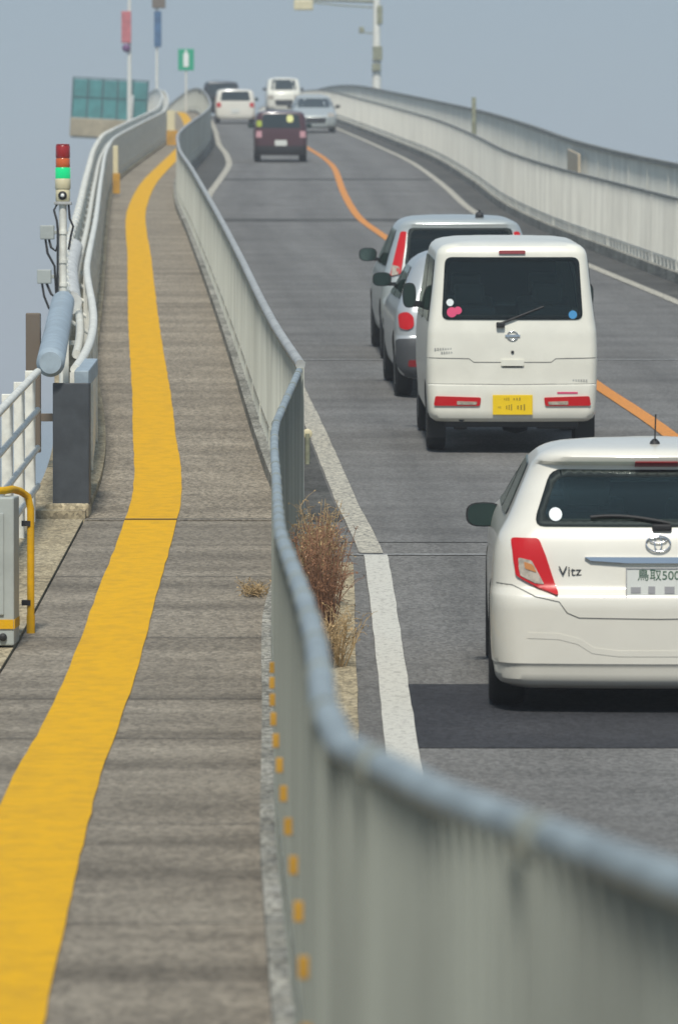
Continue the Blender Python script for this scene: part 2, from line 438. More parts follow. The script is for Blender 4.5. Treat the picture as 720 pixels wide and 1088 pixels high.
mb = MB(); mb.ribbon(off(XF1, .06), off(XF1, .10), .006, 4, 22, 1.0); mb.ribbon(off(XF1, .08), lambda y: .095, .03, 22, 37.5, 1.0, .004)
tag(mb.build('verge_strip', M['concrete']), kind='structure')

mb = MB(); mb.ribbon(off(XL, -.078), off(XL, .078), .008, 4, 38.3, .5, .003)
tag(mb.build('edge_marking_near', M['white_line']), kind='structure')
mb = MB(); mb.ribbon(off(XL, -.105), off(XL, .055), .008, 38.45, YE, .5, .003)
mb.ribbon(off(XR, -.075), off(XR, .075), .008, 4, YE, .5, .003)
tag(mb.build('edge_marking', M['old_line']), kind='structure')
mb = MB(); mb.ribbon(off(XC, -.075), off(XC, .075), .008, 4, YE, 1.0, .003)
tag(mb.build('centre_marking', M['orange']), kind='structure')

# path
def slab(name, m, fa, fb, y0, y1, top, step=1.0, depth=.15):
    mb = MB(); ys = []; y = y0
    while y < y1-1e-6: ys.append(y); y += step
    ys.append(y1); vs = []; fs = []
    for y in ys:
        a, b = fa(y), fb(y)
        vs += [(a, y, Z(y, top-depth)), (a, y, Z(y, top)), (b, y, Z(y, top)), (b, y, Z(y, top-depth))]
    for i in range(len(ys)-1):
        for k in range(3): fs.append((4*i+k, 4*i+k+4, 4*i+k+5, 4*i+k+1))
    fs += [(0, 1, 2, 3), tuple(reversed(range(len(vs)-4, len(vs))))]
    mb.add(vs, fs)
    return tag(mb.build(name, m), kind='structure')
slab('path', M['path_near'], XP, off(XF1, -.07), -10, YJ, PATH_UP)
slab('bridge_path', M['path'], XP, off(XF, -.09), YJ+.05, YE, PATH_UP)
slab('verge', M['concrete'], lambda y: -3.0, lambda y: XP(y)-.01, -10, YJ, PATH_UP+.012, depth=.17)
slab('walkway', M['kerb'], off(XR, .63), off(XR, 2.2), 4, YE, PATH_UP)
mb = MB(); mb.ribbon(off(XY, -.178), off(XY, .178), PATH_UP+.008, 4, 152, .5, .004); mb.ribbon(off(XY, -.178), off(XY, .178), PATH_UP+.008, 152, YE, 1.0)
tag(mb.build('yellow_strip', M['yellow']), kind='structure')
# kerbs
slab('kerb', M['kerb'], lambda y: XF1(y)-.07, lambda y: XF1(y)+.055, 3.4, 38.6, PATH_UP+.05, 1.0, .2)
slab('kerb', M['kerb'], lambda y: XF2(y)-.09, lambda y: XF2(y)+.055, 38.65, YE, PATH_UP+.10, 1.0, .25)
slab('kerb', M['concrete'], off(XP, -.42), off(XP, .0), YJ+.1, YE, PATH_UP+.06, 1.0, .3)
# expansion joints and seams
def cross_strip(name, m, fa, fb, y, w, up):
    mb = MB(); mb.ribbon(fa, fb, up, y, y+w, w)
    tag(mb.build(name, m), kind='structure')
cross_strip('path_joint', M['joint'], XP, off(XF1, -.09), YJ-.02, .06, PATH_UP+.012)
cross_strip('road_joint', M['joint_light'], off(XF1, .3), off(XR, .6), 38.32, .08, .006)
cross_strip('road_joint', M['joint_light'], off(XF2, .1), off(XR, .6), 61.5, .12, .006)
cross_strip('road_joint', M['gutter'], off(XF2, .1), off(XR, .6), 108.0, 1.4, .006)
cross_strip('road_joint', M['gutter'], off(XF2, .1), off(XR, .6), 139.0, 1.2, .006)
for y in (17.1, 21.0, 25.9, 28.2, 31.6, 35.2):
    cross_strip('path_joint', M['gutter'], XP, off(XF1, -.07), y, .016, PATH_UP+.004)

# ------------------------------------------------------------------ fences
MAXP = 100
def frame_at(f, y, up):
    d = Vector((f(y+.2)-f(y-.2), .4, Z(y+.2)-Z(y-.2))).normalized()
    return Vector((f(y), y, Z(y, up))), d
def fence(name, label, cat, f, y0, y1, bay, base, height, m_bar, m_rail, m_post, rail_r=.03, ring=None, reflector=None, pitch=.1, bar=(.022, .04),
          post=(.06, .06), rail_flat=None, seam_dark=None, postcap=None, group=None, foot_step=.5, second_rail=None, foot_open=.12):
    root = empty(name, (f(y0), y0, Z(y0, base))); tag(root, label, cat, group)
    inv = -root.location
    def P(mb, nm, m, par=root, stuff=False, sub=None):
        mb.v = [tuple(Vector(v)+inv) for v in mb.v]
        o = mb.build(nm, m, par)
        if stuff: o['kind'] = 'stuff'
        return o
    nb = int(round((y1-y0)/bay))
    # rails
    mb = MB(); pts = []; y = y0
    while y <= y1+1e-6:
        pts.append((f(y), y, Z(y, base+height))); y += min(bay, 1.0)
    if rail_flat: mb.bar_along(f, y0, y1, rail_flat[0], base+height-rail_flat[1]/2, base+height+rail_flat[1]/2, 1.0)
    else: mb.tube(pts, rail_r, 12)
    P(mb, 'top_rail', m_rail)
    mb = MB(); mb.bar_along(f, y0, y1, .035, base+foot_open, base+foot_open+.035, 1.0)
    y = y0
    while y < y1:
        x = f(y); mb.box((x, y, Z(y, base+foot_open/2)), (.035, foot_step*.35, foot_open+.02)); y += foot_step
    P(mb, 'bottom_rail', m_bar)
    if second_rail:
        mb = MB(); mb.bar_along(f, y0, y1, .04, base+second_rail, base+second_rail+.04, 1.0); P(mb, 'middle_rail', m_bar)
    rest_post, rest_panel = MB(), MB()
    for i in range(nb+1):
        ya = y0 + i*bay
        late = i >= MAXP
        mp = rest_post if late else MB()
        x = f(ya)
        if ya <= y1: mp.box((x, ya, Z(ya, base+height/2-.01)), (post[0], post[1], height-.02))
        if ring and not late:
            p0, d = frame_at(f, ya, base+height)
            mp.tube([p0-d*.03, p0+d*.03], ring, 12)
        if not late:
            o = P(mp, 'post', m_post)
            if reflector and ya < 23.5:
                mr = MB(); mr.bevbox((x-.024, ya-.030, Z(ya, base+reflector)), (.022, .008, .045), .003)
                mr.v = [tuple(Vector(v)) for v in mr.v]; P(mr, 'reflector', M['reflector'], o)
        if i < nb:
            mq = rest_panel if late else MB()
            k = 1; n = int(bay/pitch)
            for k in range(1, n):
                yy = ya + k*bay/n
                if yy > y1: break
                x = f(yy); h0 = base+foot_open+.036; h1 = base+height-.012
                mq.box((x, yy, (Z(yy, h0)+Z(yy, h1))/2), (bar[1], bar[0], h1-h0))
            if mq.v and not late: P(mq, 'bar_panel', m_bar)
    if rest_post.v: P(rest_post, 'post', m_post, stuff=True)
    if rest_panel.v: P(rest_panel, 'bar_panel', m_bar, stuff=True)
    return root

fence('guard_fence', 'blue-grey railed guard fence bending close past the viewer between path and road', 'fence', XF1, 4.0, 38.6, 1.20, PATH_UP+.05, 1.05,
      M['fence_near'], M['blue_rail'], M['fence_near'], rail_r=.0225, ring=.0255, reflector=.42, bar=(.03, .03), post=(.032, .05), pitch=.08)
fence('guard_fence', 'pale green-grey barred fence climbing away between the path and the car lanes', 'fence', XF2, 38.75, 338.75, 3.0, PATH_UP+.10, 1.0,
      M['fence'], M['grey_steel'], M['fence'], rail_r=.034, post=(.05, .06), bar=(.03, .035))
fence('guard_fence', 'pale barred fence on the right edge of the road, in front of the outer railing', 'fence', off(XR, .72), 12, 340, 3.3, PATH_UP, 1.02,
      M['fence_right'], M['darkrail'], M['fence_right'], rail_r=.022, post=(.05, .06), bar=(.03, .035))
fence('outer_railing', 'outer bridge railing with a dark top rail on the far right against the sky', 'railing', off(XR, 2.05), 12, 340, 3.3, PATH_UP, 1.22,
      M['fence_right'], M['darkrail'], M['fence_right'], rail_flat=(.10, .07), post=(.07, .09), bar=(.03, .035))
rail_l = fence('parapet_railing', 'pale railing with pipe rails along the left edge of the raised path', 'railing', off(XP, -.10), 40.1, 340, 3.0, PATH_UP+.06, .93,
      M['white_steel'], M['white_steel'], M['white_steel'], rail_r=.034, post=(.07, .07), bar=(.03, .045), pitch=.11, second_rail=.55)
inv = -rail_l.location
def PL(mb, nm, m):
    mb.v = [tuple(Vector(v)+inv) for v in mb.v]; return mb.build(nm, m, rail_l)
mb = MB(); pts = [(XP(y)-.33, y, Z(y, PATH_UP+1.07)) for y in [49+i for i in range(0, 251)]]; mb.tube(pts, .036, 10)
for i in range(3, 86):
    y = 41.6+3*i; mb.tube([(XP(y)-.12, y, Z(y, PATH_UP+.70)), (XP(y)-.30, y, Z(y, PATH_UP+.82)), (XP(y)-.33, y, Z(y, PATH_UP+1.05))], .02, 6)
    mb.tube([(XP(y)-.33, y, Z(y, PATH_UP+.1)), (XP(y)-.33, y, Z(y, PATH_UP+1.05))], .03, 6)
for i in range(0, 60):
    y = 50.2+1.5*i; x = XP(y)-.33; z = Z(y, PATH_UP+1.07); mb.tube([(x, y-.05, z), (x, y+.05, z)], .047, 10)
PL(mb, 'outer_pipe', M['white_steel'])
mb = MB()
for i in range(0, 600):
    y = 49+.2*i; h = .98; mb.box((XP(y)-.33, y, (Z(y, PATH_UP+.06)+Z(y, PATH_UP+1.05))/2), (.05, .03, h))
PL(mb, 'outer_bars', M['fence_right'])
mb = MB(); pts = [(XP(y)-.21, y, Z(y, PATH_UP+.88)) for y in [44+i for i in range(0, 256)]]; mb.tube(pts, .035, 8)
PL(mb, 'inner_pipe', M['white_steel'])

# ---- end block of the left parapet
root = empty('parapet_end_block', (-1.88, 40, Z(40, PATH_UP))); tag(root, 'dark grey slab closing the near end of the left parapet beside the white railing', 'parapet')
inv = -Vector(root.location)
mb = MB(); mb.bevbox(Vector((-1.845, 39.72, Z(39.7, PATH_UP+.50)))+inv, (.25, .30, .84), .008); mb.build('end_plate', M['darkslab'], root)
mb = MB(); mb.bevbox(Vector((-1.87, 39.75, Z(39.7, PATH_UP+.04)))+inv, (.30, .42, .10), .015); mb.build('footing', M['concrete'], root)
mb = MB(); mb.bevbox(Vector((-1.775, 40.4, Z(40.2, PATH_UP+.96)))+inv, (.10, 1.5, .12), .01, Matrix.Rotation(math.atan(.061), 3, 'X')); mb.build('edge_cover', M['pipe'], root)
# large pipe sleeve
mb = MB(); pts = []; rr = []
for i in range(0, 19):
    y = 39.5 + i*.5; pts.append((-2.0-.0385*(y-40)+.0, y, Z(y, PATH_UP+1.07))); rr.append(.098)
pts = [(pts[0][0], 39.47, pts[0][2])] + pts; rr = [.075] + rr
mb.tube(pts, rr, 24)
tag(mb.build('rail_pipe', M['pipe']), 'thick blue-grey pipe capping the near end of the left parapet', 'pipe')

# corrugated duct
mb = MB(); pts = []; rr = []; y = 50.6; k = 0
while y < 64:
    x = XP(y)-.29; pts.append((x, y, Z(y, PATH_UP+.97))); rr.append(.085 if k % 2 else .105); y += .16; k += 1
mb.tube(pts, rr, 14)
tag(mb.build('corrugated_duct', M['duct']), 'ribbed white duct running along the left railing behind the signal tower', 'duct')

# ---- stack light on its pole
px, py = -2.37, 49.4; zb = Z(py, -.1)
zb += .13
root = empty('signal_tower', (px, py, zb)); tag(root, 'slim pole with red, orange and lit green stack light at the left parapet', 'signal light')
H = 2.02
mb = MB(); mb.lathe([(.034, 0), (.034, H)], (0, 0, 0), n=14)
mb.bevbox((.04, 0, .35), (.16, .1, .04), .008); mb.bevbox((.04, 0, .8), (.16, .1, .04), .008)
for hz in (1.05, 1.3, 1.5, 1.75): mb.lathe([(.042, hz-.015), (.042, hz+.015)], (0, 0, 0), n=14)
mb.build('pole', M['white_steel'], root)
mb = MB(); mb.bevbox((0, 0, H-.02), (.15, .12, .025), .005); mb.build('mounting_plate', M['grey_steel'], root)
h = H
def cyl(nm, r, h0, h1, m, par=root):
    mb = MB(); mb.lathe([(r*.94, h0), (r, h0+.006), (r, h1-.006), (r*.94, h1)], (0, 0, 0), n=24); return mb.build(nm, m, par)
sp = cyl('speaker_housing', .062, H-.005, H+.098, M['cream'])
mb = MB(); mb.lathe([(.0, -.068), (.016, -.068), (.016, -.071), (0, -.071)], (0, 0, H+.045), 'Y', 16); mb.build('speaker_dome', M['white'], sp)
mb = MB(); mb.lathe([(.0, -.063), (.038, -.063), (.038, -.0665), (0, -.0665)], (0, 0, H+.045), 'Y', 18); mb.build('speaker_mouth', M['black'], sp)
cyl('lamp_base', .067, H+.10, H+.19, M['cream'])
cyl('green_lamp', .065, H+.192, H+.285, M['led_green'])
cyl('orange_lamp', .062, H+.287, H+.365, M['led_orange'])
cyl('red_lamp', .062, H+.367, H+.475, M['led_red'])
cyl('lamp_cap', .060, H+.477, H+.487, M['led_red'])
for (dx, hz) in ((-.135, H-.27), (-.16, H-.65)):
    mb = MB(); mb.bevbox((dx, 0, hz), (.12, .10, .12), .008); mb.bevbox((dx*.5, 0, hz), (.12, .04, .03), .004); mb.build('junction_box', M['cabinet'], root)
for pts in ([(-.05, -.02, H-.03), (-.075, -.03, H-.08), (-.05, -.04, H-.17), (-.042, -.045, H-.25), (-.045, -.04, H-1.2)],
            [(.05, -.02, H-.03), (.06, -.03, H-.15), (.09, -.03, H-.22), (.07, -.035, H-.30), (.05, -.04, H-.42)],
            [(-.15, 0, H-.33), (-.13, -.03, H-.45), (-.07, -.04, H-.56), (-.05, -.04, H-.9)],
            [(-.12, 0, H-.33), (-.10, -.03, H-.40), (-.06, -.04, H-.43), (-.045, -.04, H-.38)],
            [(-.18, 0, H-.71), (-.16, -.03, H-.82), (-.12, -.03, H-.92), (-.06, -.03, H-1.0)],
            [(-.14, 0, H-.71), (-.10, -.03, H-.80), (-.05, -.04, H-.84), (-.05, -.04, H-1.1)]):
    mb = MB(); mb.tube(pts, .011, 6); mb.build('cable', M['black'], root)
mb = MB(); mb.bevbox((-2.295, 43.2, Z(43.2, .86)), (.11, .12, 1.05), .01); mb.bevbox((-2.26, 43.2, Z(43.2, .60)), (.3, .08, .06), .005)
tag(mb.build('utility_box', M['brown']), 'narrow brown box standing behind the blue-grey pipe on the parapet side', 'box')

# ---- white railing left
root = empty('white_railing', (-2.05, 39.2, Z(39.2, PATH_UP))); tag(root, 'white steel railing with four sloping rails on the left, ending at the dark slab', 'railing')
inv = -Vector(root.location)
wx = lambda y: -2.07 + .0035*(y-39)
for i, y in enumerate([39.1-1.28*k for k in range(0, 18)]):
    mb = MB(); mb.bevbox(Vector((wx(y)-.03, y, Z(y, PATH_UP+.52)))+inv, (.07, .055, 1.04), .006)
    mb.build('post', M['white_steel'], root)
for h in (1.02, .76, .50, .24):
    mb = MB(); pts = [Vector((wx(y)+.01, y, Z(y, PATH_UP+h)))+inv for y in [39.3-.6*k for k in range(0, 42)]]
    mb.tube(pts, .021 if h < 1 else .026, 8); mb.build('rail', M['white_steel'], root)

# ---- cabinet with yellow guard
root = empty('control_cabinet', (-1.92, 31.2, Z(31.2, PATH_UP+.012))); tag(root, 'grey steel control cabinet with a yellow stripe at the left path edge', 'cabinet')
mb = MB(); mb.bevbox((0, 0, .40), (.34, .50, .80), .01); mb.build('cabinet_body', M['cabinet'], root)
mb = MB(); mb.bevbox((-.015, -.256, .44), (.26, .015, .55), .005); mb.build('door', M['cabinet'], root)
mb = MB(); mb.box((0, -.2535, .115), (.332, .008, .05)); mb.box((.171, 0, .115), (.005, .49, .05)); mb.build('yellow_stripe', M['yellow'], root)
mb = MB(); mb.lathe([(0, -.27), (.017, -.27), (.022, -.262), (.022, -.25), (0, -.25)], (.11, 0, .045), 'Y', 12); mb.build('lock_knob', M['black'], root)
root = empty('yellow_guard', (-1.765, 31.5, Z(31.5, PATH_UP+.012))); tag(root, 'bent yellow tube guard around the grey cabinet', 'guard rail')
mb = MB(); mb.tube([(.055, .38, 0.10), (.055, .38, .70), (.04, .37, .77), (.0, .33, .80), (-.03, .1, .815), (-.05, -.3, .815), (-.1, -.36, .815), (-.6, -.36, .815)], .021, 10); mb.build('tube', M['yellow'], root)
for hz in (.18, .62):
    mb = MB(); mb.box((.03, .38, hz), (.05, .05, .03)); mb.build('clamp', M['black'], root)
mb = MB(); mb.tube([(.055, .38, 0), (.055, .38, .11)], .024, 10); mb.build('foot', M['yellow'], root)

# ---- yellow and cream marker posts on the path edge
def marker_post(x, y, h, w, label):
    root = empty('marker_post', (x, y, Z(y, PATH_UP+.06))); tag(root, label, 'marker post', 'marker posts on the left path edge')
    mb = MB(); mb.bevbox((0, 0, h/2), (w*.7, .06, h), .01); mb.build('post', M['cream'], root)
    mb = MB(); mb.bevbox((w*.12, -.045, h*.22), (w, .03, h*.42), .008); mb.build('reflective_plate', M['reflector'], root)
    return root
marker_post(-4.62, 119, 1.0, .15, 'nearer cream and yellow marker post at the left edge of the path')
marker_post(-5.02, 172, 1.05, .34, 'farther broad yellow marker post where the path bends out of sight')

# ---- delineator at the head of the verge
root = empty('delineator', (-.255, 46.5, Z(46.5, 0))); tag(root, 'small post with a round cream reflector at the head of the weedy verge', 'delineator')
mb = MB(); mb.lathe([(.02, 0), (.02, .25)], (0, 0, 0), n=10); mb.build('post', M['olive'], root)
mb = MB(); mb.lathe([(0, -.008), (.036, -.008), (.040, -.004), (.040, 0), (0, 0)], (0, 0, .25), 'Y', 20); mb.build('reflector_disc', M['cream'], root)

# ---- dry weeds on the verge
def weed(x, y, h, n, spread, label, seedv):
    rnd = random.Random(seedv); mb = MB()
    for i in range(n):
        a = rnd.uniform(0, 2*math.pi); r0 = rnd.uniform(0, .06); s = rnd.uniform(.2, 1)*spread
        hh = h*rnd.uniform(.45, 1.0)
        p0 = Vector((r0*math.cos(a), r0*math.sin(a)*2.5, 0)); tip = p0 + Vector((s*math.cos(a)*.9, s*math.sin(a)*1.6, hh))
        mid = p0.lerp(tip, .5) + Vector((rnd.uniform(-.03, .03), rnd.uniform(-.03, .03), hh*.12))
        mb.tube([p0, mid, tip], [.0035, .0028, .0012], 4, cap=False)
        for k in range(rnd.randint(5, 11)):
            t = rnd.uniform(.2, 1); b = p0.lerp(mid, t*2) if t < .5 else mid.lerp(tip, t*2-1)
            d = Vector((rnd.uniform(-1, 1), rnd.uniform(-1, 1), rnd.uniform(-.3, .9)))*rnd.uniform(.03, .10)
            mb.tube([b, b+d*.6+Vector((0, 0, .01)), b+d], [.0022, .0016, .001], 3, cap=False)
            if rnd.random() < .75:
                q = b+d; u = Vector((rnd.uniform(-1, 1), rnd.uniform(-1, 1), rnd.uniform(-1, 1)))*.012; w = Vector((rnd.uniform(-1, 1), rnd.uniform(-1, 1), rnd.uniform(-1, 1)))*.009
                mb.add([q, q+u, q+u+w, q+w], [(0, 1, 2, 3)])
    o = mb.build('dry_weed', M['twig' if seedv in (1, 5, 7) else 'straw'], loc=(x, y, Z(y, .02)))
    return tag(o, label, 'dead plant', 'dead weeds on the verge')
weed(-.09, 32.8, .68, 105, .19, 'dead brown bushy weed, tallest on the verge beside the blue-grey rail', 1)
weed(-.13, 34.6, .66, 85, .17, 'dead straw-coloured weed just behind the tallest brown one', 2)
weed(-.02, 31.3, .34, 50, .15, 'low spreading dead weed at the near end of the clump', 3)
weed(-.10, 36.6, .40, 45, .12, 'small dead weed farthest back on the verge by the fence', 5)
o = weed(-.50, 34.0, .05, 22, .035, 'tiny dry tuft at the foot of the fence on the path side', 8); o.location.z = Z(34, PATH_UP)

# ------------------------------------------------------------------ haze
mb = MB(); mb.box((0, 0, 11), (26000, 26000, 34)); hz_ = mb.build('haze', [])
hm = bpy.data.materials.new('haze_air'); hm.use_nodes = True; hn = hm.node_tree
for n in list(hn.nodes): hn.nodes.remove(n)
ho = hn.nodes.new('ShaderNodeOutputMaterial'); hv = hn.nodes.new('ShaderNodeVolumePrincipled')
hv.inputs['Color'].default_value = (.86, .93, 1.0, 1); hv.inputs['Density'].default_value = HAZE
hn.links.new(hv.outputs[0], ho.inputs['Volume']); hz_.data.materials.clear(); hz_.data.materials.append(hm); hz_['kind'] = 'stuff'

# ------------------------------------------------------------------ far end structures
def far_ground(y, up=PATH_UP): return Z(y, up)
# teal screened platform
y = 285; x0, x1 = -13.2, -9.5
root = empty('viewing_platform', (x0, y, E(y)+.35)); root.rotation_euler = (0, R(3), 0); tag(root, 'teal glazed screen on a concrete platform jutting out at the upper left', 'platform')
Lw = x1-x0; zt = -.55
mb = MB(); mb.bevbox((Lw/2, .6, zt-.35), (Lw+.1, 2.2, .9), .03); mb.bevbox((Lw/2+1.6, 1.2, zt-.5), (Lw*.6, 1.6, .8), .03); mb.build('platform_base', M['concrete'], root)
for k in range(5):
    w = Lw/5; mb = MB(); mb.box((w*(k+.5), -.35, zt+1.08), (w-.09, .03, 1.9)); mb.build('screen_panel', M['teal'], root)
for k in range(6):
    mb = MB(); mb.box((Lw/5*k, -.36, zt+1.08), (.08, .08, 2.06)); mb.build('screen_post', M['tealdark'], root)
mb = MB(); mb.box((Lw/2, -.37, zt+1.15), (Lw, .05, .05)); mb.box((Lw/2, -.37, zt+2.10), (Lw+.08, .05, .05)); mb.build('screen_rail', M['tealdark'], root)
mb = MB(); mb.tube([(Lw-.75, -.6, zt+.1), (Lw-.75, -.6, zt+1.35)], .09, 8); mb.build('white_post', M['white'], root)

def at(px_, py_, y):             # photograph pixel at distance y -> x, z
    a = math.atan((py_-544)/FPX) + PITCH
    return (px_-360)/FPX*y, EYE - y*math.tan(a)
# banner poles
y = 272; x, _ = at(138, 0, y)
root = empty('banner_pole', (x, y, E(y))); tag(root, 'white pole carrying a faded red banner above the teal screen', 'pole')
_, zt1 = at(0, -30, y)
mb = MB(); mb.lathe([(.12, -.5), (.10, 2), (.07, zt1-E(y))], (0, 0, 0), n=10); mb.build('pole', M['white_steel'], root)
_, a1 = at(0, 12, y); _, a2 = at(0, 46, y)
mb = MB(); mb.bevbox((-.14, -.14, (a1+a2)/2-E(y)), (.46, .10, a1-a2), .03); mb.build('banner', M['pinkred'], root)
mb = MB(); mb.lathe([(0, -.2), (.2, -.2), (.2, -.1), (0, -.1)], (-.14, 0, a2-E(y)-.24), 'Y', 14); mb.build('disc', M['purple'], root)
y = 266; x, _ = at(167, 0, y)
root = empty('banner_pole', (x, y, E(y))); tag(root, 'thin pole with a narrow blue banner and a brown box at its top', 'pole')
mb = MB(); mb.lathe([(.07, -.5), (.06, 2), (.05, zt1-E(y))], (0, 0, 0), n=10); mb.build('pole', M['white_steel'], root)
_, a1 = at(0, 12, y); _, a2 = at(0, 50, y)
mb = MB(); mb.bevbox((0.05, -.12, (a1+a2)/2-E(y)), (.34, .08, a1-a2), .02); mb.build('banner', M['bluesign'], root)
_, a1 = at(0, -6, y); _, a2 = at(0, 9, y)
mb = MB(); mb.bevbox((.10, -.14, (a1+a2)/2-E(y)), (.62, .3, a1-a2), .04); mb.build('box', M['brown'], root)
y = 262; x, _ = at(198, 0, y)
root = empty('green_sign', (x, y, E(y))); tag(root, 'square green sign with a white symbol on a thin pole left of the road', 'sign')
_, a1 = at(0, 52, y); _, a2 = at(0, 75, y)
mb = MB(); mb.lathe([(.05, -.3), (.05, a1-E(y)-.1)], (0, 0, 0), n=10); mb.build('pole', M['white_steel'], root)
mb = MB(); mb.bevbox((0, -.08, (a1+a2)/2-E(y)), (.72, .04, a1-a2), .015); b = mb.build('sign_board', M['green_sign'], root)
mb = MB(); mb.bevbox((0, -.106, (a1+a2)/2-E(y)-.02), (.24, .008, (a1-a2)*.62), .003); mb.bevbox((0.0, -.107, (a1+a2)/2-E(y)+.36), (.10, .006, .16), .002); mb.build('symbol', M['white'], b)
# signal mast at right
y = 236; x, _ = at(400, 0, y)
root = empty('signal_mast', (x, y, E(y))); tag(root, 'thick pale mast with a long arm reaching over the road at the crest', 'mast')
_, zt1 = at(0, -40, y); _, arm = at(0, 3, y)
mb = MB(); mb.lathe([(.20, -.1), (.19, 1.5), (.16, 3.5), (.13, zt1-E(y))], (0, 0, 0), n=14); mb.build('mast', M['white_steel'], root)
_, a1 = at(0, 42, y); _, a2 = at(0, 72, y)
mb = MB(); mb.bevbox((.03, -.16, (a1+a2)/2-E(y)), (.40, .34, (a1-a2)*.5), .04); mb.bevbox((-.02, -.16, a2-E(y)), (.36, .3, .30), .04); mb.build('control_box', M['olive'], root)
_, a1 = at(0, 16, y); mb = MB(); mb.bevbox((.12, -.1, a1-E(y)), (.24, .2, .75), .03); mb.build('control_box', M['olive'], root)
mb = MB(); mb.tube([(0, 0, arm-E(y)+.05), (-1.6, 0, arm-E(y)+.10), (-3.4, 0, arm-E(y)+.12)], [.07, .055, .045], 8); mb.tube([(0, 0, arm-E(y)-.20), (-1.6, 0, arm-E(y)-.1), (-3.3, 0, arm-E(y)+.08)], .03, 6); mb.build('arm', M['olive'], root)
mb = MB(); mb.bevbox((-3.0, -.1, arm-E(y)-.1), (.8, .25, .42), .06); mb.build('signal_head', M['cream'], root)
_, a1 = at(0, 32, y); mb = MB(); mb.tube([(0, 0, a1-E(y)-.15), (-.5, 0, a1-E(y)-.1)], .03, 6); mb.bevbox((-.62, 0, a1-E(y)), (.22, .2, .26), .04); mb.build('camera_bracket', M['olive'], root)
# tan panel on outer railing, crest post
y = 113; root = None
mb = MB(); mb.bevbox((XR(y)+1.93, y, Z(y, PATH_UP+.66)), (.05, 5.2, .8), .01, Matrix.Rotation(math.atan(.061), 3, 'X'))
tag(mb.build('tan_panel', M['tan_sign']), 'tan notice panel fixed to the outer railing on the right', 'panel')
y = 163
mb = MB(); mb.bevbox((XR(y)+1.95, y, Z(y, PATH_UP+.8)), (.12, .12, 1.6), .02)
tag(mb.build('railing_pillar', M['olive']), 'short pillar rising above the outer railing below the crest', 'pillar')

# ------------------------------------------------------------------ vehicles
def pch(keys, z, c):
    return curve([(k[0], k[c]) for k in keys])(z)

def loft(keys, n_slice=46, inset=0, zlo=None, zhi=None, rx=.16, ry=.2, rfx=.3, rfy=.35, bow=.05, fbow=.12, mi=0):
    """body from horizontal slices; keys = (z, half width, rear y, front y)"""
    fw, fr, ff = (curve([(k[0], k[c]) for k in keys]) for c in (1, 2, 3))
    z0 = keys[0][0] if zlo is None else zlo; z1 = keys[-1][0] if zhi is None else zhi
    if zlo is None:
        zs = sorted(set([round(k[0], 4) for k in keys] + [round(z0+(z1-z0)*i/n_slice, 4) for i in range(n_slice+1)]))
        zz = [zs[0]]
        for z in zs[1:]:
            if z-zz[-1] > .006: zz.append(z)
        zs = zz
    else: zs = [z0+(z1-z0)*i/10 for i in range(11)]
    rings = []
    for z in zs:
        w = max(.06, fw(z)-inset); yr = fr(z)+inset; yf = ff(z)-inset
        k = min(1, w/.6); ax, ay = min(rx, w*.8)*k, ry*k; bx, by = min(rfx, w*.8), rfy*k
        pts = []
        for i in range(9): t = i/9; x = (w-ax)*t; pts.append((x, yr + bow*k*(x/w)**2))
        yb = yr + bow*k*((w-ax)/w)**2
        for i in range(9):
            a = math.pi/2*i/9; pts.append((w-ax+ax*math.sin(a), yb+ay*(1-math.cos(a))))
        ys = yb+ay; yfb = yf-fbow*k; ye = yfb-by
        for i in range(20): pts.append((w, ys+(ye-ys)*i/20))
        for i in range(9):
            a = math.pi/2*i/9; pts.append((w-bx+bx*math.cos(a), ye+by*math.sin(a)))
        for i in range(9): t = 1-i/9; x = (w-bx)*t; pts.append((x, yf-fbow*k*(x/w)**2 if x > 0 else yf))
        pts.append((0, yf))
        full = pts + [(-x, y) for x, y in reversed(pts[1:-1])]
        rings.append([(x, y, z) for x, y in full])
    n = len(rings[0]); vs = [p for r in rings for p in r]; fs = []
    for i in range(len(rings)-1):
        for k in range(n): fs.append((i*n+k, i*n+(k+1) % n, (i+1)*n+(k+1) % n, (i+1)*n+k))
    # caps: quad strips between mirrored points
    def cap(base, rev):
        h = n//2
        for i in range(0, h):
            a, b = base+i, base+i+1; c, d = base+(n-i-1) % n, base+(n-i) % n
            if i == 0: q = (a, b, c)
            elif i == h-1: q = (a, b, d)
            else: q = (a, b, c, d)
            q = tuple(dict.fromkeys(q))
            if len(q) >= 3: fs.append(q if rev else tuple(reversed(q)))
    cap(0, True); cap((len(rings)-1)*n, False)
    return vs, fs

def ob_tmp(vs, fs, mats, mi=0):
    me = bpy.data.meshes.new('tmp'); me.from_pydata(vs, [], fs)
    for m in mats: me.materials.append(m)
    for p in me.polygons: p.material_index = mi
    bm = bmesh.new(); bm.from_mesh(me); bmesh.ops.remove_doubles(bm, verts=bm.verts, dist=1e-5); bmesh.ops.recalc_face_normals(bm, faces=bm.faces); bm.to_mesh(me); bm.free()
    o = bpy.data.objects.new('tmp', me); COL.objects.link(o); return o

def prism(outline, axis, a, b):
    n = len(outline)
    def P(u, v, t): return (u, t, v) if axis == 'Y' else (t, u, v)
    vs = [P(u, v, a) for u, v in outline] + [P(u, v, b) for u, v in outline]
    fs = [tuple(range(n)), tuple(reversed(range(n, 2*n)))] + [(i, (i+1) % n, n+(i+1) % n, n+i) for i in range(n)]
    return vs, fs

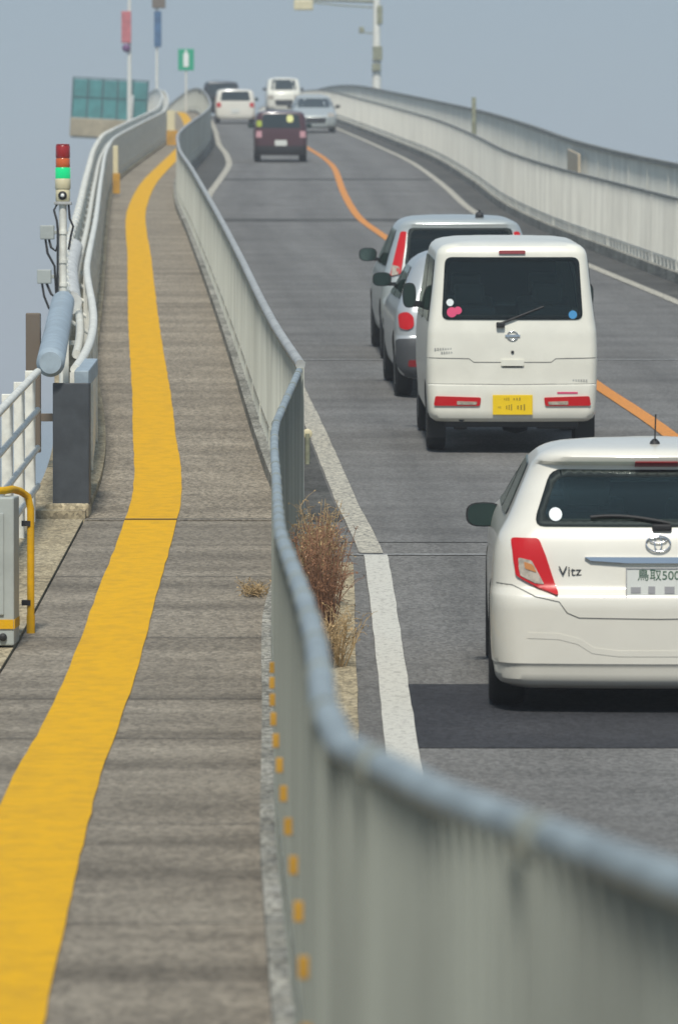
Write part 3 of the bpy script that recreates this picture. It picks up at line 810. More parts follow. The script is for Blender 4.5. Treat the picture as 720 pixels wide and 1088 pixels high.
def round_poly(pts, r=.03, n=4):
    out = []; N = len(pts)
    for i in range(N):
        p0, p1, p2 = Vector(pts[i-1]), Vector(pts[i]), Vector(pts[(i+1) % N])
        d0 = (p0-p1); d2 = (p2-p1); rr = min(r, d0.length*.45, d2.length*.45)
        a = p1+d0.normalized()*rr; b = p1+d2.normalized()*rr
        for k in range(n+1):
            t = k/n; out.append(tuple((1-t)**2*a+2*t*(1-t)*p1+t*t*b))
    return out
def inset_poly(pts, d):
    N = len(pts); out = []
    area = sum(pts[i][0]*pts[(i+1) % N][1]-pts[(i+1) % N][0]*pts[i][1] for i in range(N))
    sg = 1 if area > 0 else -1
    for i in range(N):
        p0, p1, p2 = Vector(pts[i-1]), Vector(pts[i]), Vector(pts[(i+1) % N])
        e0 = (p1-p0).normalized(); e1 = (p2-p1).normalized()
        n0 = Vector((-e0.y, e0.x))*sg; n1 = Vector((-e1.y, e1.x))*sg
        nn = (n0+n1); nn = nn.normalized() if nn.length > 1e-6 else n0
        out.append(tuple(p1+nn*d/max(.5, nn.dot(n0))))
    return out
def inside(p, poly):
    c = False; N = len(poly)
    for i in range(N):
        (x1, y1), (x2, y2) = poly[i], poly[(i+1) % N]
        if (y1 > p[1]) != (y2 > p[1]) and p[0] < (x2-x1)*(p[1]-y1)/(y2-y1)+x1: c = not c
    return c

def patch(bvh, outline, axis, lift=.003, thick=.006, hole=None, step=.05, side=-1):
    """a thin moulded piece following the body surface. axis 'Y-' rear, 'Y+' front, 'X-' left, 'X+' right"""
    def dens(pl):
        out = []; N = len(pl)
        for i in range(N):
            a, b = Vector(pl[i]), Vector(pl[(i+1) % N]); k = max(1, int((b-a).length/step))
            for j in range(k): out.append(a.lerp(b, j/k))
        return out
    op = dens(outline); pts = list(op); edges = [(i, (i+1) % len(op)) for i in range(len(op))]
    if hole:
        hp = dens(hole); b = len(pts); pts += hp; edges += [(b+i, b+(i+1) % len(hp)) for i in range(len(hp))]
    us = [p[0] for p in outline]; vs_ = [p[1] for p in outline]
    u = min(us)+step/2
    while u < max(us):
        v = min(vs_)+step/2
        while v < max(vs_):
            if inside((u, v), outline) and not (hole and inside((u, v), hole)): pts.append(Vector((u, v)))
            v += step
        u += step
    pts = [Vector((p[0], p[1])) for p in pts]
    res = delaunay_2d_cdt(pts, edges, [], 0, 1e-6)
    V2, F2 = res[0], res[2]
    F2 = [f for f in F2 if inside(((V2[f[0]][0]+V2[f[1]][0]+V2[f[2]][0])/3, (V2[f[0]][1]+V2[f[1]][1]+V2[f[2]][1])/3), outline)
          and not (hole and inside(((V2[f[0]][0]+V2[f[1]][0]+V2[f[2]][0])/3, (V2[f[0]][1]+V2[f[1]][1]+V2[f[2]][1])/3), hole))]
    ax, sg = axis[0], (-1 if axis[1] == '-' else 1)
    front = []; back = []; ok = []
    for p in V2:
        if ax == 'Y': o = Vector((p[0], sg*9, p[1])); d = Vector((0, -sg, 0))
        else: o = Vector((sg*9, p[0], p[1])); d = Vector((-sg, 0, 0))
        h = bvh.ray_cast(o, d)
        if h[0] is None: ok.append(False); front.append(Vector()); back.append(Vector()); continue
        nrm = h[1] if h[1].dot(d) < 0 else -h[1]
        ok.append(True); front.append(h[0]+nrm*(lift+thick)); back.append(h[0]+nrm*(lift-.004))
    mb = MB(); n = len(V2); F2 = [f for f in F2 if all(ok[i] for i in f)]
    vs = front+back; fs = [tuple(f) for f in F2] + [tuple(n+i for i in reversed(f)) for f in F2]
    cnt = {}
    for f in F2:
        for i in range(3): e = (f[i], f[(i+1) % 3]); cnt[e] = 1
    for (a, b) in cnt:
        if (b, a) not in cnt: fs.append((b, a, n+a, n+b))
    mb.add(vs, fs, True)
    return mb

def add_patch(root, bvh, name, outline, axis, m, rnd=.0, **k):
    if rnd: outline = round_poly(outline, rnd)
    mb = patch(bvh, outline, axis, **k)
    return mb.build(name, m, root, fix=True, autosmooth=R(35))

def mirror_pts(o): return [(-u, v) for u, v in reversed(o)]

_wheel = {}
def wheel(root, x, y, r, w, far=False):
    s = -1 if x < 0 else 1
    mb = MB(); mb.lathe([(r*.62, -w/2+.01), (r*.9, -w/2), (r*.985, -w/2+.02), (r, -w/2+.045), (r, w/2-.045), (r*.985, w/2-.02), (r*.9, w/2), (r*.62, w/2-.01)], (0, 0, 0), 'X', 28)
    e = empty('wheel', (x, y, r)); e.parent = root
    t = mb.build('tyre', M['tyre'], e)
    if not far:
        mb = MB(); mb.lathe([(.0, s*w*.30), (r*.12, s*w*.34), (r*.5, s*w*.36), (r*.62, s*w*.46), (r*.63, s*w*.3), (r*.55, -s*w*.2), (0, -s*w*.2)], (0, 0, 0), 'X', 24)
        mb.build('rim', M['rim'], e, fix=True)
    return e

def apply_bool(o, cutter):
    md = o.modifiers.new('b', 'BOOLEAN'); md.operation = 'DIFFERENCE'; md.object = cutter; md.solver = 'EXACT'
    try: md.material_mode = 'TRANSFER'
    except Exception: pass
    dg = bpy.context.evaluated_depsgraph_get(); dg.update()
    me = bpy.data.meshes.new_from_object(o.evaluated_get(dg))
    o.modifiers.clear()
    if len(me.polygons) > 10:
        old = o.data; o.data = me; bpy.data.meshes.remove(old)
    bpy.data.objects.remove(cutter)

def vehicle(name, label, x, y, rz, sp, cat='car', flip=False):
    slope = math.atan((E(y+2)-E(y-1))/3)
    root = empty(name, (x, y, E(y)), rz)
    root.rotation_euler = (slope if not flip else -slope, 0, rz + (math.pi if flip else 0))
    tag(root, label, cat)
    far = sp.get('far', False)
    if 'ws' in sp: sp['keys'] = [(k[0], k[1]*sp['ws'], *k[2:]) for k in sp['keys']]
    if 'zs' in sp:
        q_ = sp['zs']; sp['keys'] = [(k[0]*q_, *k[1:]) for k in sp['keys']]; sp['windows'] = [(a_, [(u, v*q_) for u, v in o_]) for a_, o_ in sp['windows']]
        sp['parts'] = [(p_[0], [(u, v*q_) for u, v in p_[1]], *p_[2:]) for p_ in sp['parts']]; sp['cavity'] = (.5, sp['cavity'][1]*q_)
    vs, fs = loft(sp['keys'], 24 if far else 46, **sp.get('loft', {}))
    body = ob_tmp(vs, fs, [sp['paint'], M['interior']])
    bm = bmesh.new(); bm.from_mesh(body.data); bvh = BVHTree.FromBMesh(bm); bm.free()
    r, ww = sp['wheel']; L_ = sp['len']; tx = sp['track']
    for yy in sp['axles']:       # wheel arches
        mb = MB(); mb.lathe([(r+.055, -1.2), (r+.055, -(tx-ww*.75))], (0, yy, r), 'X', 28); apply_bool(body, ob_tmp(mb.v, mb.f, [M['interior'], M['interior']], 1))
        mb = MB(); mb.lathe([(r+.055, (tx-ww*.75)), (r+.055, 1.2)], (0, yy, r), 'X', 28); apply_bool(body, ob_tmp(mb.v, mb.f, [M['interior'], M['interior']], 1))
    if not far:
        cv = sp['cavity']
        vs, fs = loft(sp['keys'], inset=.06, zlo=cv[0], zhi=cv[1], **sp.get('loft', {})); apply_bool(body, ob_tmp(vs, fs, [M['interior'], M['interior']], 1))
        for (ax, ol) in sp['windows']:
            hole = round_poly(inset_poly(ol, .035), .05)
            if ax == 'Y-': p = prism(hole, 'Y', -.5, 1.0)
            elif ax == 'Y+': p = prism(hole, 'Y', L_*.45, L_+1)
            elif ax == 'X-': p = prism(hole, 'X', -1.5, -.35)
            else: p = prism(hole, 'X', .35, 1.5)
            apply_bool(body, ob_tmp(p[0], p[1], [M['interior'], M['interior']], 1))
    body.name = 'body'; body.data.name = 'body'; body.parent = root
    bm = bmesh.new(); bm.from_mesh(body.data)
    for f in bm.faces: f.smooth = True
    for e in bm.edges:
        if len(e.link_faces) == 2 and (e.calc_face_angle(0) > R(32) or e.link_faces[0].material_index != e.link_faces[1].material_index): e.smooth = False
    bm.to_mesh(body.data); bm.free()
    nm = {'Y-': 'rear_window', 'Y+': 'windshield', 'X-': 'side_window', 'X+': 'side_window'}
    for (ax, ol) in sp['windows']:
        w = add_patch(root, bvh, nm[ax], round_poly(ol, .06), ax, M['glass_dark'] if far else M['glass'], lift=.005, thick=.003, step=.1 if far else .05)
        if not far:
            hole = round_poly(inset_poly(ol, .036), .05)
            mb = patch(bvh, round_poly(ol, .06), ax, lift=.0, thick=.003, hole=hole)
            mb.build('seal', M['black'], w, fix=True)
    for it in sp['parts']:
        nme, ol, ax, m = it[:4]; kw = dict(it[4]) if len(it) > 4 else {}
        par = root; rn = kw.pop('rnd', 0)
        o = add_patch(root, bvh, nme, ol, ax, m, rn, **kw)
    # underbody
    mb = MB(); k0 = sp['keys'][0]
    mb.bevbox((0, L_/2, k0[0]+.03), (k0[1]*1.7, L_*.9, .10), .03); mb.build('underbody', M['darkplastic'], root)
    for yy in sp['axles']:
        for s in (-1, 1): wheel(root, s*tx, yy, r, ww, far)
    # door mirrors
    mx, my, mz, mw, mh = sp['mirror']
    for s in (-1, 1):
        mb = MB(); prof = []
        for i in range(9):
            a = math.pi/2*i/8; prof.append((math.cos(a), .10*math.sin(a)))
        vs = []; fs = []; n = 20
        for (q, d) in prof:
            for k in range(n):
                a = 2*math.pi*k/n; ca, sa = math.cos(a), math.sin(a)
                vs.append((s*mx + q*mw/2*(abs(ca)**.7)*(1 if ca > 0 else -1), my+d, mz + q*mh/2*(abs(sa)**.7)*(1 if sa > 0 else -1)))
        for i in range(8):
            for k in range(n): fs.append((i*n+k, i*n+(k+1) % n, (i+1)*n+(k+1) % n, (i+1)*n+k))
        mb.add(vs, fs, True); mb.add(vs[:n], [tuple(reversed(range(n)))])
        mb.box((s*(mx-mw*.55), my+.04, mz-mh*.35), (mw*.5, .05, mh*.25))
        o = mb.build('door_mirror', sp.get('mirror_mat', sp['paint']), root, fix=True)
        mb = MB(); vs = [(s*mx+(a[0]-s*mx)*.88, my-.004, mz+(a[2]-mz)*.90) for a in vs[:n]]
        mb.add(vs, [tuple(reversed(range(n)))]); mb.build('mirror_glass', M['mirror'], o)
    if not far:
        # seats with headrests
        for (sx, sy, sh) in sp['seats']:
            mb = MB(); mb.bevbox((sx, sy, sh-.32), (.46, .12, .62), .05); mb.bevbox((sx, sy-.01, sh+.10), (.25, .09, .17), .035)
            mb.tube([(sx-.06, sy, sh-.02), (sx-.06, sy, sh+.06)], .008, 6); mb.tube([(sx+.06, sy, sh-.02), (sx+.06, sy, sh+.06)], .008, 6)
            mb.bevbox((sx, sy+.25, sh-.60), (.46, .5, .14), .04); mb.build('seat', M['seat'], root)
    return root, bvh

def text_mesh(s, size):
    cu = bpy.data.curves.new('t', 'FONT'); cu.body = s; cu.size = size; cu.align_x = 'CENTER'; cu.align_y = 'CENTER'; cu.extrude = .0006
    o = bpy.data.objects.new('t', cu); COL.objects.link(o)
    dg = bpy.context.evaluated_depsgraph_get(); dg.update()
    me = bpy.data.meshes.new_from_object(o.evaluated_get(dg)); bpy.data.objects.remove(o)
    return me
def text_on(root, s, size, x, y, z, m, name='lettering', tilt=0, sx=1):
    me = text_mesh(s, size); me.materials.clear(); me.materials.append(m)
    o = bpy.data.objects.new(name, me); COL.objects.link(o); o.parent = root
    o.location = (x, y, z); o.rotation_euler = (R(90)+tilt, 0, 0); o.scale = (sx, 1, 1)
    return o
def surf(bvh, x, z):
    h = bvh.ray_cast(Vector((x, -9, z)), Vector((0, 1, 0))); n = h[1] if h[1].y < 0 else -h[1]
    return h[0].y, math.atan2(n.z, -n.y)
def disc(root, bvh, name, x, z, r, m, lift=.009):
    return add_patch(root, bvh, name, [(x+r*math.cos(a), z+r*math.sin(a)) for a in [2*math.pi*k/16 for k in range(16)]], 'Y-', m, lift=lift, thick=.002)
def strip(p0, p1, w):
    a, b = Vector(p0), Vector(p1); n = (b-a).normalized(); n = Vector((-n.y, n.x))*w/2
    return [tuple(a+n), tuple(a-n), tuple(b-n), tuple(b+n)]
def polystrip(pts, w):
    """thin outline following a polyline"""
    L = []; Rr = []
    for i, p in enumerate(pts):
        a = Vector(pts[max(0, i-1)]); b = Vector(pts[min(len(pts)-1, i+1)]); n = (b-a).normalized(); n = Vector((-n.y, n.x))*w/2
        L.append(tuple(Vector(p)+n)); Rr.append(tuple(Vector(p)-n))
    return L+list(reversed(Rr))

# ---- pearl white hatchback, nearest
rw = [(-.63, .945), (.63, .945), (.535, 1.222), (-.535, 1.222)]
lampL = [(-.735, .885), (-.60, .885), (-.565, .80), (-.50, .60), (-.60, .635), (-.715, .70)]
seam = [(-.815, .66), (-.735, .655), (-.62, .60), (-.50, .575), (-.46, .52), (-.40, .495), (0, .49), (.40, .495), (.46, .52), (.50, .575), (.62, .60), (.735, .655), (.815, .66)]
hatch = dict(
    keys=[(.13, .75, .09, 3.70), (.15, .795, .045, 3.80), (.18, .82, .018, 3.83), (.25, .832, .008, 3.86), (.262, .838, .0, 3.865), (.40, .845, .0, 3.88), (.55, .847, .0, 3.885), (.60, .846, .012, 3.87),
          (.645, .84, .05, 3.85), (.70, .838, .065, 3.80), (.80, .83, .085, 3.70), (.88, .812, .11, 3.45), (.93, .785, .135, 3.1), (.98, .755, .175, 2.85), (1.10, .70, .28, 2.50),
          (1.20, .655, .37, 2.15), (1.245, .635, .39, 1.95), (1.265, .62, .345, 1.85), (1.29, .60, .335, 1.70), (1.315, .56, .36, 1.6), (1.335, .49, .47, 1.5), (1.348, .38, .68, 1.35), (1.354, .24, .9, 1.2)],
    paint=M['pearl'], len=3.88, track=.755, wheel=(.30, .19), axles=(.66, 3.17), cavity=(.50, 1.28),
    loft=dict(rx=.17, ry=.24, bow=.07),
    windows=[('Y-', rw), ('Y+', [(-.60, 1.0), (.60, 1.0), (.54, 1.24), (-.54, 1.24)]),
             ('X-', [(.75, .97), (1.65, .95), (1.65, 1.235), (.95, 1.225)]), ('X-', [(1.72, .95), (2.50, .95), (2.0, 1.235), (1.72, 1.235)]),
             ('X+', [(.75, .97), (1.65, .95), (1.65, 1.235), (.95, 1.225)]), ('X+', [(1.72, .95), (2.50, .95), (2.0, 1.235), (1.72, 1.235)])],
    mirror=(.865, 2.42, .865, .20, .135), mirror_mat=M['darkplastic'],
    seats=[(-.34, 1.1, .98), (.34, 1.1, .98), (-.34, 2.0, 1.0), (.34, 2.0, 1.0)],
    parts=[('tail_lamp', lampL, 'Y-', M['red_lamp'], dict(rnd=.02, thick=.012, step=.025)), ('tail_lamp', mirror_pts(lampL), 'Y-', M['red_lamp'], dict(rnd=.02, thick=.012, step=.025)),
           ('reverse_lamp', [(-.70, .79), (-.635, .775), (-.572, .655), (-.615, .66), (-.695, .70)], 'Y-', M['clear_lamp'], dict(rnd=.01, lift=.016, thick=.003, step=.02)),
           ('reverse_lamp', mirror_pts([(-.70, .79), (-.635, .775), (-.572, .655), (-.615, .66), (-.695, .70)]), 'Y-', M['clear_lamp'], dict(rnd=.01, lift=.016, thick=.003, step=.02)),
           ('indicator_lamp', [(-.675, .77), (-.63, .755), (-.61, .715), (-.67, .735)], 'Y-', M['amber'], dict(rnd=.008, lift=.0195, thick=.003, step=.02)),
           ('brake_lamp', [(-.11, 1.238), (.11, 1.238), (.11, 1.268), (-.11, 1.268)], 'Y-', M['red_dark'], dict(rnd=.008, thick=.006)),
           ('panel_gap', polystrip(seam, .0045), 'Y-', M['gap'], dict(lift=.0, thick=.002, step=.02)),
           ('bumper_crease', polystrip([(-.66, .405), (-.50, .40), (-.40, .375), (-.33, .33), (-.20, .315), (.20, .315), (.33, .33), (.40, .375), (.50, .40), (.66, .405)], .03), 'Y-', M['pearl'], dict(lift=-.004, thick=.006, step=.02)),
           ('garnish', [(-.37, .795), (.37, .795), (.34, .776), (.16, .765), (-.16, .765), (-.34, .776)], 'Y-', M['chrome'], dict(lift=.004, thick=.016))])
hx, hy = 1.61, 28.95
car1, bv = vehicle('hatchback', 'pearl white hatchback nearest the viewer, cut off by the right edge', hx, hy, R(-1.1), hatch)
yy, tl = surf(bv, 0, .65)
mb = MB(); mb.bevbox((0, 0, 0), (.33, .008, .165), .003); pl = mb.build('number_plate', M['plate_white'], car1, loc=(0, yy-.022, .665)); pl.rotation_euler = (-.12, 0, 0)
mb = MB()
for (cx, cz, w, h) in ((0, .079, .33, .005), (0, -.079, .33, .005), (-.162, 0, .005, .163), (.162, 0, .005, .163)): mb.box((cx, -.006, cz), (w, .004, h))
mb.build('plate_rim', M['plate_grey'], pl)
text_on(pl, '鳥取500', .062, 0, -.006, .042, M['plate_green'])
mb = MB()
for (cx, w, h) in ((-.115, .05, .03), (-.035, .035, .038), (.055, .05, .035), (.12, .035, .04)):
    mb = MB(); mb.box((cx, -.0055, -.03), (w, .003, h)); mb.build('grey_mark', M['plate_grey'], pl)
yy, tl = surf(bv, -.44, .725); text_on(car1, 'Vitz', .068, -.445, yy-.006, .725, M['darkplastic'], 'badge', -tl*.8, 1.1)
yy, tl = surf(bv, 0, .865)
mb = MB()
def ering(mb, a, b, ra, cx=0, cz=0, n=28, d=.006):
    pts = [(cx+a*math.cos(t), 0, cz+b*math.sin(t)) for t in [2*math.pi*k/n for k in range(n+1)]]
    mb.tube(pts, ra, 6, cap=False)
ering(mb, .062, .042, .0045); ering(mb, .018, .038, .0035); ering(mb, .042, .015, .0035, 0, .020)
e = mb.build('emblem', M['chrome'], car1, loc=(0, yy-.012, .865)); e.rotation_euler = (-tl, 0, 0)
disc(car1, bv, 'window_sticker', -.515, 1.0, .033, M['sticker_w'])
yy, tl = surf(bv, .06, .96)
mb = MB(); mb.bevbox((.02, yy-.02, .945), (.10, .05, .035), .01)
pts = []
for i in range(9):
    x = .06-.40*i/8; z = .955+.035*math.sin(i/8*2.2)+.01; q, _ = surf(bv, x, z); pts.append((x, q-.022, z))
mb.tube(pts, .011, 6); mb.build('wiper', M['black'], car1)
mb = MB(); mb.lathe([(.03, 0), (.024, .02), (.010, .035)], (0, .62, 1.335), n=12); mb.tube([(0, .62, 1.35), (0, .50, 1.50)], .004, 6); mb.build('antenna', M['black'], car1)

# ---- ivory kei van
vw = [(-.585, 1.115), (.585, 1.115), (.555, 1.63), (-.555, 1.63)]
van = dict(
    keys=[(.27, .66, .06, 3.30), (.30, .70, .015, 3.34), (.34, .718, .0, 3.37), (.50, .728, .0, 3.385), (.575, .73, .006, 3.38), (.585, .732, .022, 3.38), (.80, .735, .03, 3.36), (1.00, .728, .045, 3.28),
          (1.10, .715, .065, 3.15), (1.35, .683, .115, 2.85), (1.58, .658, .162, 2.55), (1.65, .648, .172, 2.42), (1.69, .632, .185, 2.3), (1.72, .60, .21, 2.2), (1.738, .55, .27, 2.1), (1.752, .45, .42, 2.0), (1.758, .30, .65, 1.8)],
    paint=M['vanwhite'], ws=.965, len=3.39, track=.615, wheel=(.27, .155), axles=(.62, 3.02), cavity=(.55, 1.67),
    loft=dict(rx=.085, ry=.11, bow=.035, rfx=.2, rfy=.25),
    windows=[('Y-', vw), ('Y+', [(-.56, 1.06), (.56, 1.06), (.52, 1.62), (-.52, 1.62)]),
             ('X-', [(.30, 1.09), (1.45, 1.09), (1.45, 1.60), (.36, 1.60)]), ('X-', [(1.55, 1.06), (2.85, 1.06), (2.42, 1.58), (1.55, 1.60)]),
             ('X+', [(.30, 1.09), (1.45, 1.09), (1.45, 1.60), (.36, 1.60)]), ('X+', [(1.55, 1.06), (2.85, 1.06), (2.42, 1.58), (1.55, 1.60)])],
    mirror=(.775, 2.72, 1.20, .12, .22), mirror_mat=M['darkplastic'],
    seats=[(-.33, 1.55, 1.26), (.33, 1.55, 1.26), (.33, .95, 1.20), (-.33, .8, 1.20)],
    parts=[('tail_lamp', [(-.645, .405), (-.27, .405), (-.26, .475), (-.635, .485)], 'Y-', M['red_lamp'], dict(rnd=.015, thick=.010, step=.025)),
           ('tail_lamp', [(.26, .475), (.27, .405), (.645, .405), (.635, .485)], 'Y-', M['red_lamp'], dict(rnd=.015, thick=.010, step=.025)),
           ('reverse_lamp', [(-.46, .415), (-.30, .415), (-.29, .44), (-.46, .445)], 'Y-', M['clear_lamp'], dict(rnd=.008, lift=.014, thick=.003, step=.02)),
           ('reverse_lamp', [(.29, .44), (.30, .415), (.46, .415), (.46, .445)], 'Y-', M['clear_lamp'], dict(rnd=.008, lift=.014, thick=.003, step=.02)),
           ('brake_lamp', [(-.11, 1.655), (.11, 1.655), (.11, 1.682), (-.11, 1.682)], 'Y-', M['red_dark'], dict(rnd=.01, lift=.004, thick=.012)),
           ('panel_gap', polystrip([(-.705, .80), (-.36, .795), (-.32, .765), (.32, .765), (.36, .795), (.705, .80)], .006), 'Y-', M['gap'], dict(lift=0, thick=.002, step=.02)),
           ('panel_gap', polystrip([(-.715, .585), (0, .580), (.715, .585)], .005), 'Y-', M['gap'], dict(lift=0, thick=.002, step=.02)),
           ('handle', [(-.095, .735), (.095, .735), (.095, .785), (-.095, .785)], 'Y-', M['vanwhite'], dict(rnd=.01, lift=.0, thick=.014)),
           ('handle_recess', [(-.08, .722), (.08, .722), (.08, .735), (-.08, .735)], 'Y-', M['darkplastic'], dict(lift=.002, thick=.002)),
           ('side_marker', [(.37, .505), (.54, .505), (.54, .52), (.37, .52)], 'Y-', M['sticker_p'], dict(lift=.002, thick=.002))])
vx, vy = 1.435, 47.6
car2, bv = vehicle('minivan', 'boxy ivory van with a yellow number plate, right behind the pearl hatchback', vx, vy, R(1.0), van, 'van')
yy, tl = surf(bv, 0, .41)
mb = MB(); mb.bevbox((0, 0, 0), (.33, .008, .165), .003); pl = mb.build('number_plate', M['plate_yellow'], car2, loc=(0, yy-.02, .415))
mb = MB()
for (cx, w, h, cz) in ((-.05, .05, .028, .048), (.035, .07, .026, .048), (-.11, .03, .02, -.02), (-.03, .06, .05, -.02), (.07, .08, .05, -.02)):
    n = 3
    for k in range(n): mb.box((cx-w/2+w*(k+.5)/n, -.005, cz), (w/n*.45, .003, h*(.6+.4*((k*7) % 3)/2)))
mb.build('plate_marks', mat('plate_ink_brown', (.30, .20, .01), .5), pl)
yy, tl = surf(bv, 0, .985)
mb = MB(); ering(mb, .045, .036, .005); mb.box((0, 0, 0), (.125, .008, .018)); e = mb.build('emblem', M['chrome'], car2, loc=(0, yy-.008, .985)); e.rotation_euler = (-tl, 0, 0)
mb = MB(); mb.lathe([(0, -.008), (.013, -.008), (.013, 0), (0, 0)], (0, surf(bv, 0, .85)[0]-.002, .85), 'Y', 12); mb.build('lock', M['darkplastic'], car2)
for (xa, za, w) in ((-.575, .875, .15), (-.545, .845, .10), (.56, .615, .13)):
    yy, tl = surf(bv, xa, za); mb = MB(); n = int(w/.02)
    for k in range(n): mb.box((xa-w/2+w*(k+.5)/n, yy-.003, za), (.011, .005, .016))
    mb.build('badge', M['grey_steel'], car2)
disc(car2, bv, 'window_sticker', -.515, 1.255, .030, M['sticker_w']); disc(car2, bv, 'window_sticker', -.50, 1.175, .042, M['sticker_p']); disc(car2, bv, 'window_sticker', -.45, 1.19, .032, M['sticker_p'])
disc(car2, bv, 'window_sticker', .50, 1.155, .035, M['sticker_b']); 
yy, tl = surf(bv, 0, 1.07)
mb = MB(); mb.bevbox((-.10, yy-.02, 1.075), (.07, .05, .045), .01)
pts = []
for i in range(7):
    x = -.10+.36*i/6; z = 1.085+.14*i/6; q, _ = surf(bv, x, z); pts.append((x, q-.018, z))
mb.tube(pts, .010, 6); mb.build('wiper', M['black'], car2)
mb = MB(); mb.lathe([(.045, -.60), (.045, .60)], (0, .62, .25), 'X', 12); mb.lathe([(.0, -.13), (.09, -.10), (.12, 0), (.09, .10), (0, .13)], (.05, .62, .25), 'X', 16); mb.tube([(-.42, .05, .30), (-.42, .5, .24), (-.40, 1.6, .24)], .03, 8)
mb.bevbox((-.42, .35, .24), (.12, .3, .10), .03); mb.bevbox((.38, .25, .25), (.35, .25, .09), .02); mb.bevbox((0, .14, .26), (1.1, .06, .08), .01)
mb.build('rear_axle', M['darkplastic'], car2)
for s in (-1, 1):
    mb = MB(); mb.box((s*.62, .32, .22), (.16, .012, .20)); mb.build('mud_flap', M['black'], car2)

# ---- silver two-tone compact behind the van
cl = [(-.79, .86), (-.71, .885), (-.655, .84), (-.65, .74), (-.70, .70), (-.78, .715)]
compact = dict(
    keys=[(.20, .70, .10, 3.5), (.24, .77, .03, 3.58), (.30, .80, .0, 3.62), (.50, .825, .0, 3.64), (.60, .83, .01, 3.64), (.64, .828, .045, 3.62), (.75, .825, .06, 3.55), (.88, .81, .09, 3.3), (.97, .78, .13, 2.95),
          (1.05, .75, .17, 2.7), (1.25, .68, .27, 2.2), (1.36, .63, .32, 1.95), (1.40, .60, .33, 1.8), (1.44, .55, .36, 1.7), (1.475, .45, .48, 1.6), (1.49, .3, .8, 1.4)],
    paint=M['silver2'], zs=.935, len=3.64, track=.735, wheel=(.29, .165), axles=(.62, 3.05), cavity=(.5, 1.41), loft=dict(rx=.17, ry=.22, bow=.06),
    windows=[('Y-', [(-.61, .98), (.61, .98), (.53, 1.35), (-.53, 1.35)]), ('Y+', [(-.6, 1.03), (.6, 1.03), (.53, 1.36), (-.53, 1.36)]),
             ('X-', [(.55, 1.0), (1.55, .98), (1.55, 1.32), (.72, 1.32)]), ('X-', [(1.62, .98), (2.4, .98), (1.95, 1.32), (1.62, 1.32)]), ('X+', [(.55, 1.0), (1.55, .98), (1.55, 1.32), (.72, 1.32)]), ('X+', [(1.62, .98), (2.4, .98), (1.95, 1.32), (1.62, 1.32)])],
    mirror=(.87, 2.3, 1.05, .19, .14), mirror_mat=M['darkplastic'], seats=[(-.34, 1.0, .98), (.34, 1.0, .98), (-.34, 1.9, 1.02), (.34, 1.9, 1.02)],
    parts=[('tail_lamp', cl, 'Y-', M['red_lamp'], dict(rnd=.04, thick=.012)), ('tail_lamp', mirror_pts(cl), 'Y-', M['red_lamp'], dict(rnd=.04, thick=.012)),
           ('bumper', [(-.80, .235), (.80, .235), (.81, .60), (.60, .61), (.55, .50), (-.55, .50), (-.60, .61), (-.81, .60)], 'Y-', mat('bumper_grey', (.06, .065, .07), .6), dict(rnd=.02, thick=.015)),
           ('bumper_reflector', [(-.70, .33), (-.54, .33), (-.54, .40), (-.70, .40)], 'Y-', M['red_dark'], dict(rnd=.02, lift=.016, thick=.004)),
           ('bumper_reflector', [(.54, .33), (.70, .33), (.70, .40), (.54, .40)], 'Y-', M['red_dark'], dict(rnd=.02, lift=.016, thick=.004)),
           ('brake_lamp', [(-.12, 1.385), (.12, 1.385), (.12, 1.41), (-.12, 1.41)], 'Y-', M['red_dark'], dict(thick=.006))])
car3, bv = vehicle('compact_car', 'silver compact with dark grey bumper, mostly hidden behind the ivory van', 1.37, 54.9, R(1.9), compact)
mb = MB(); mb.bevbox((0, surf(bv, 0, .68)[0]-.02, .72), (.33, .008, .165), .003); mb.build('number_plate', M['plate_white'], car3)

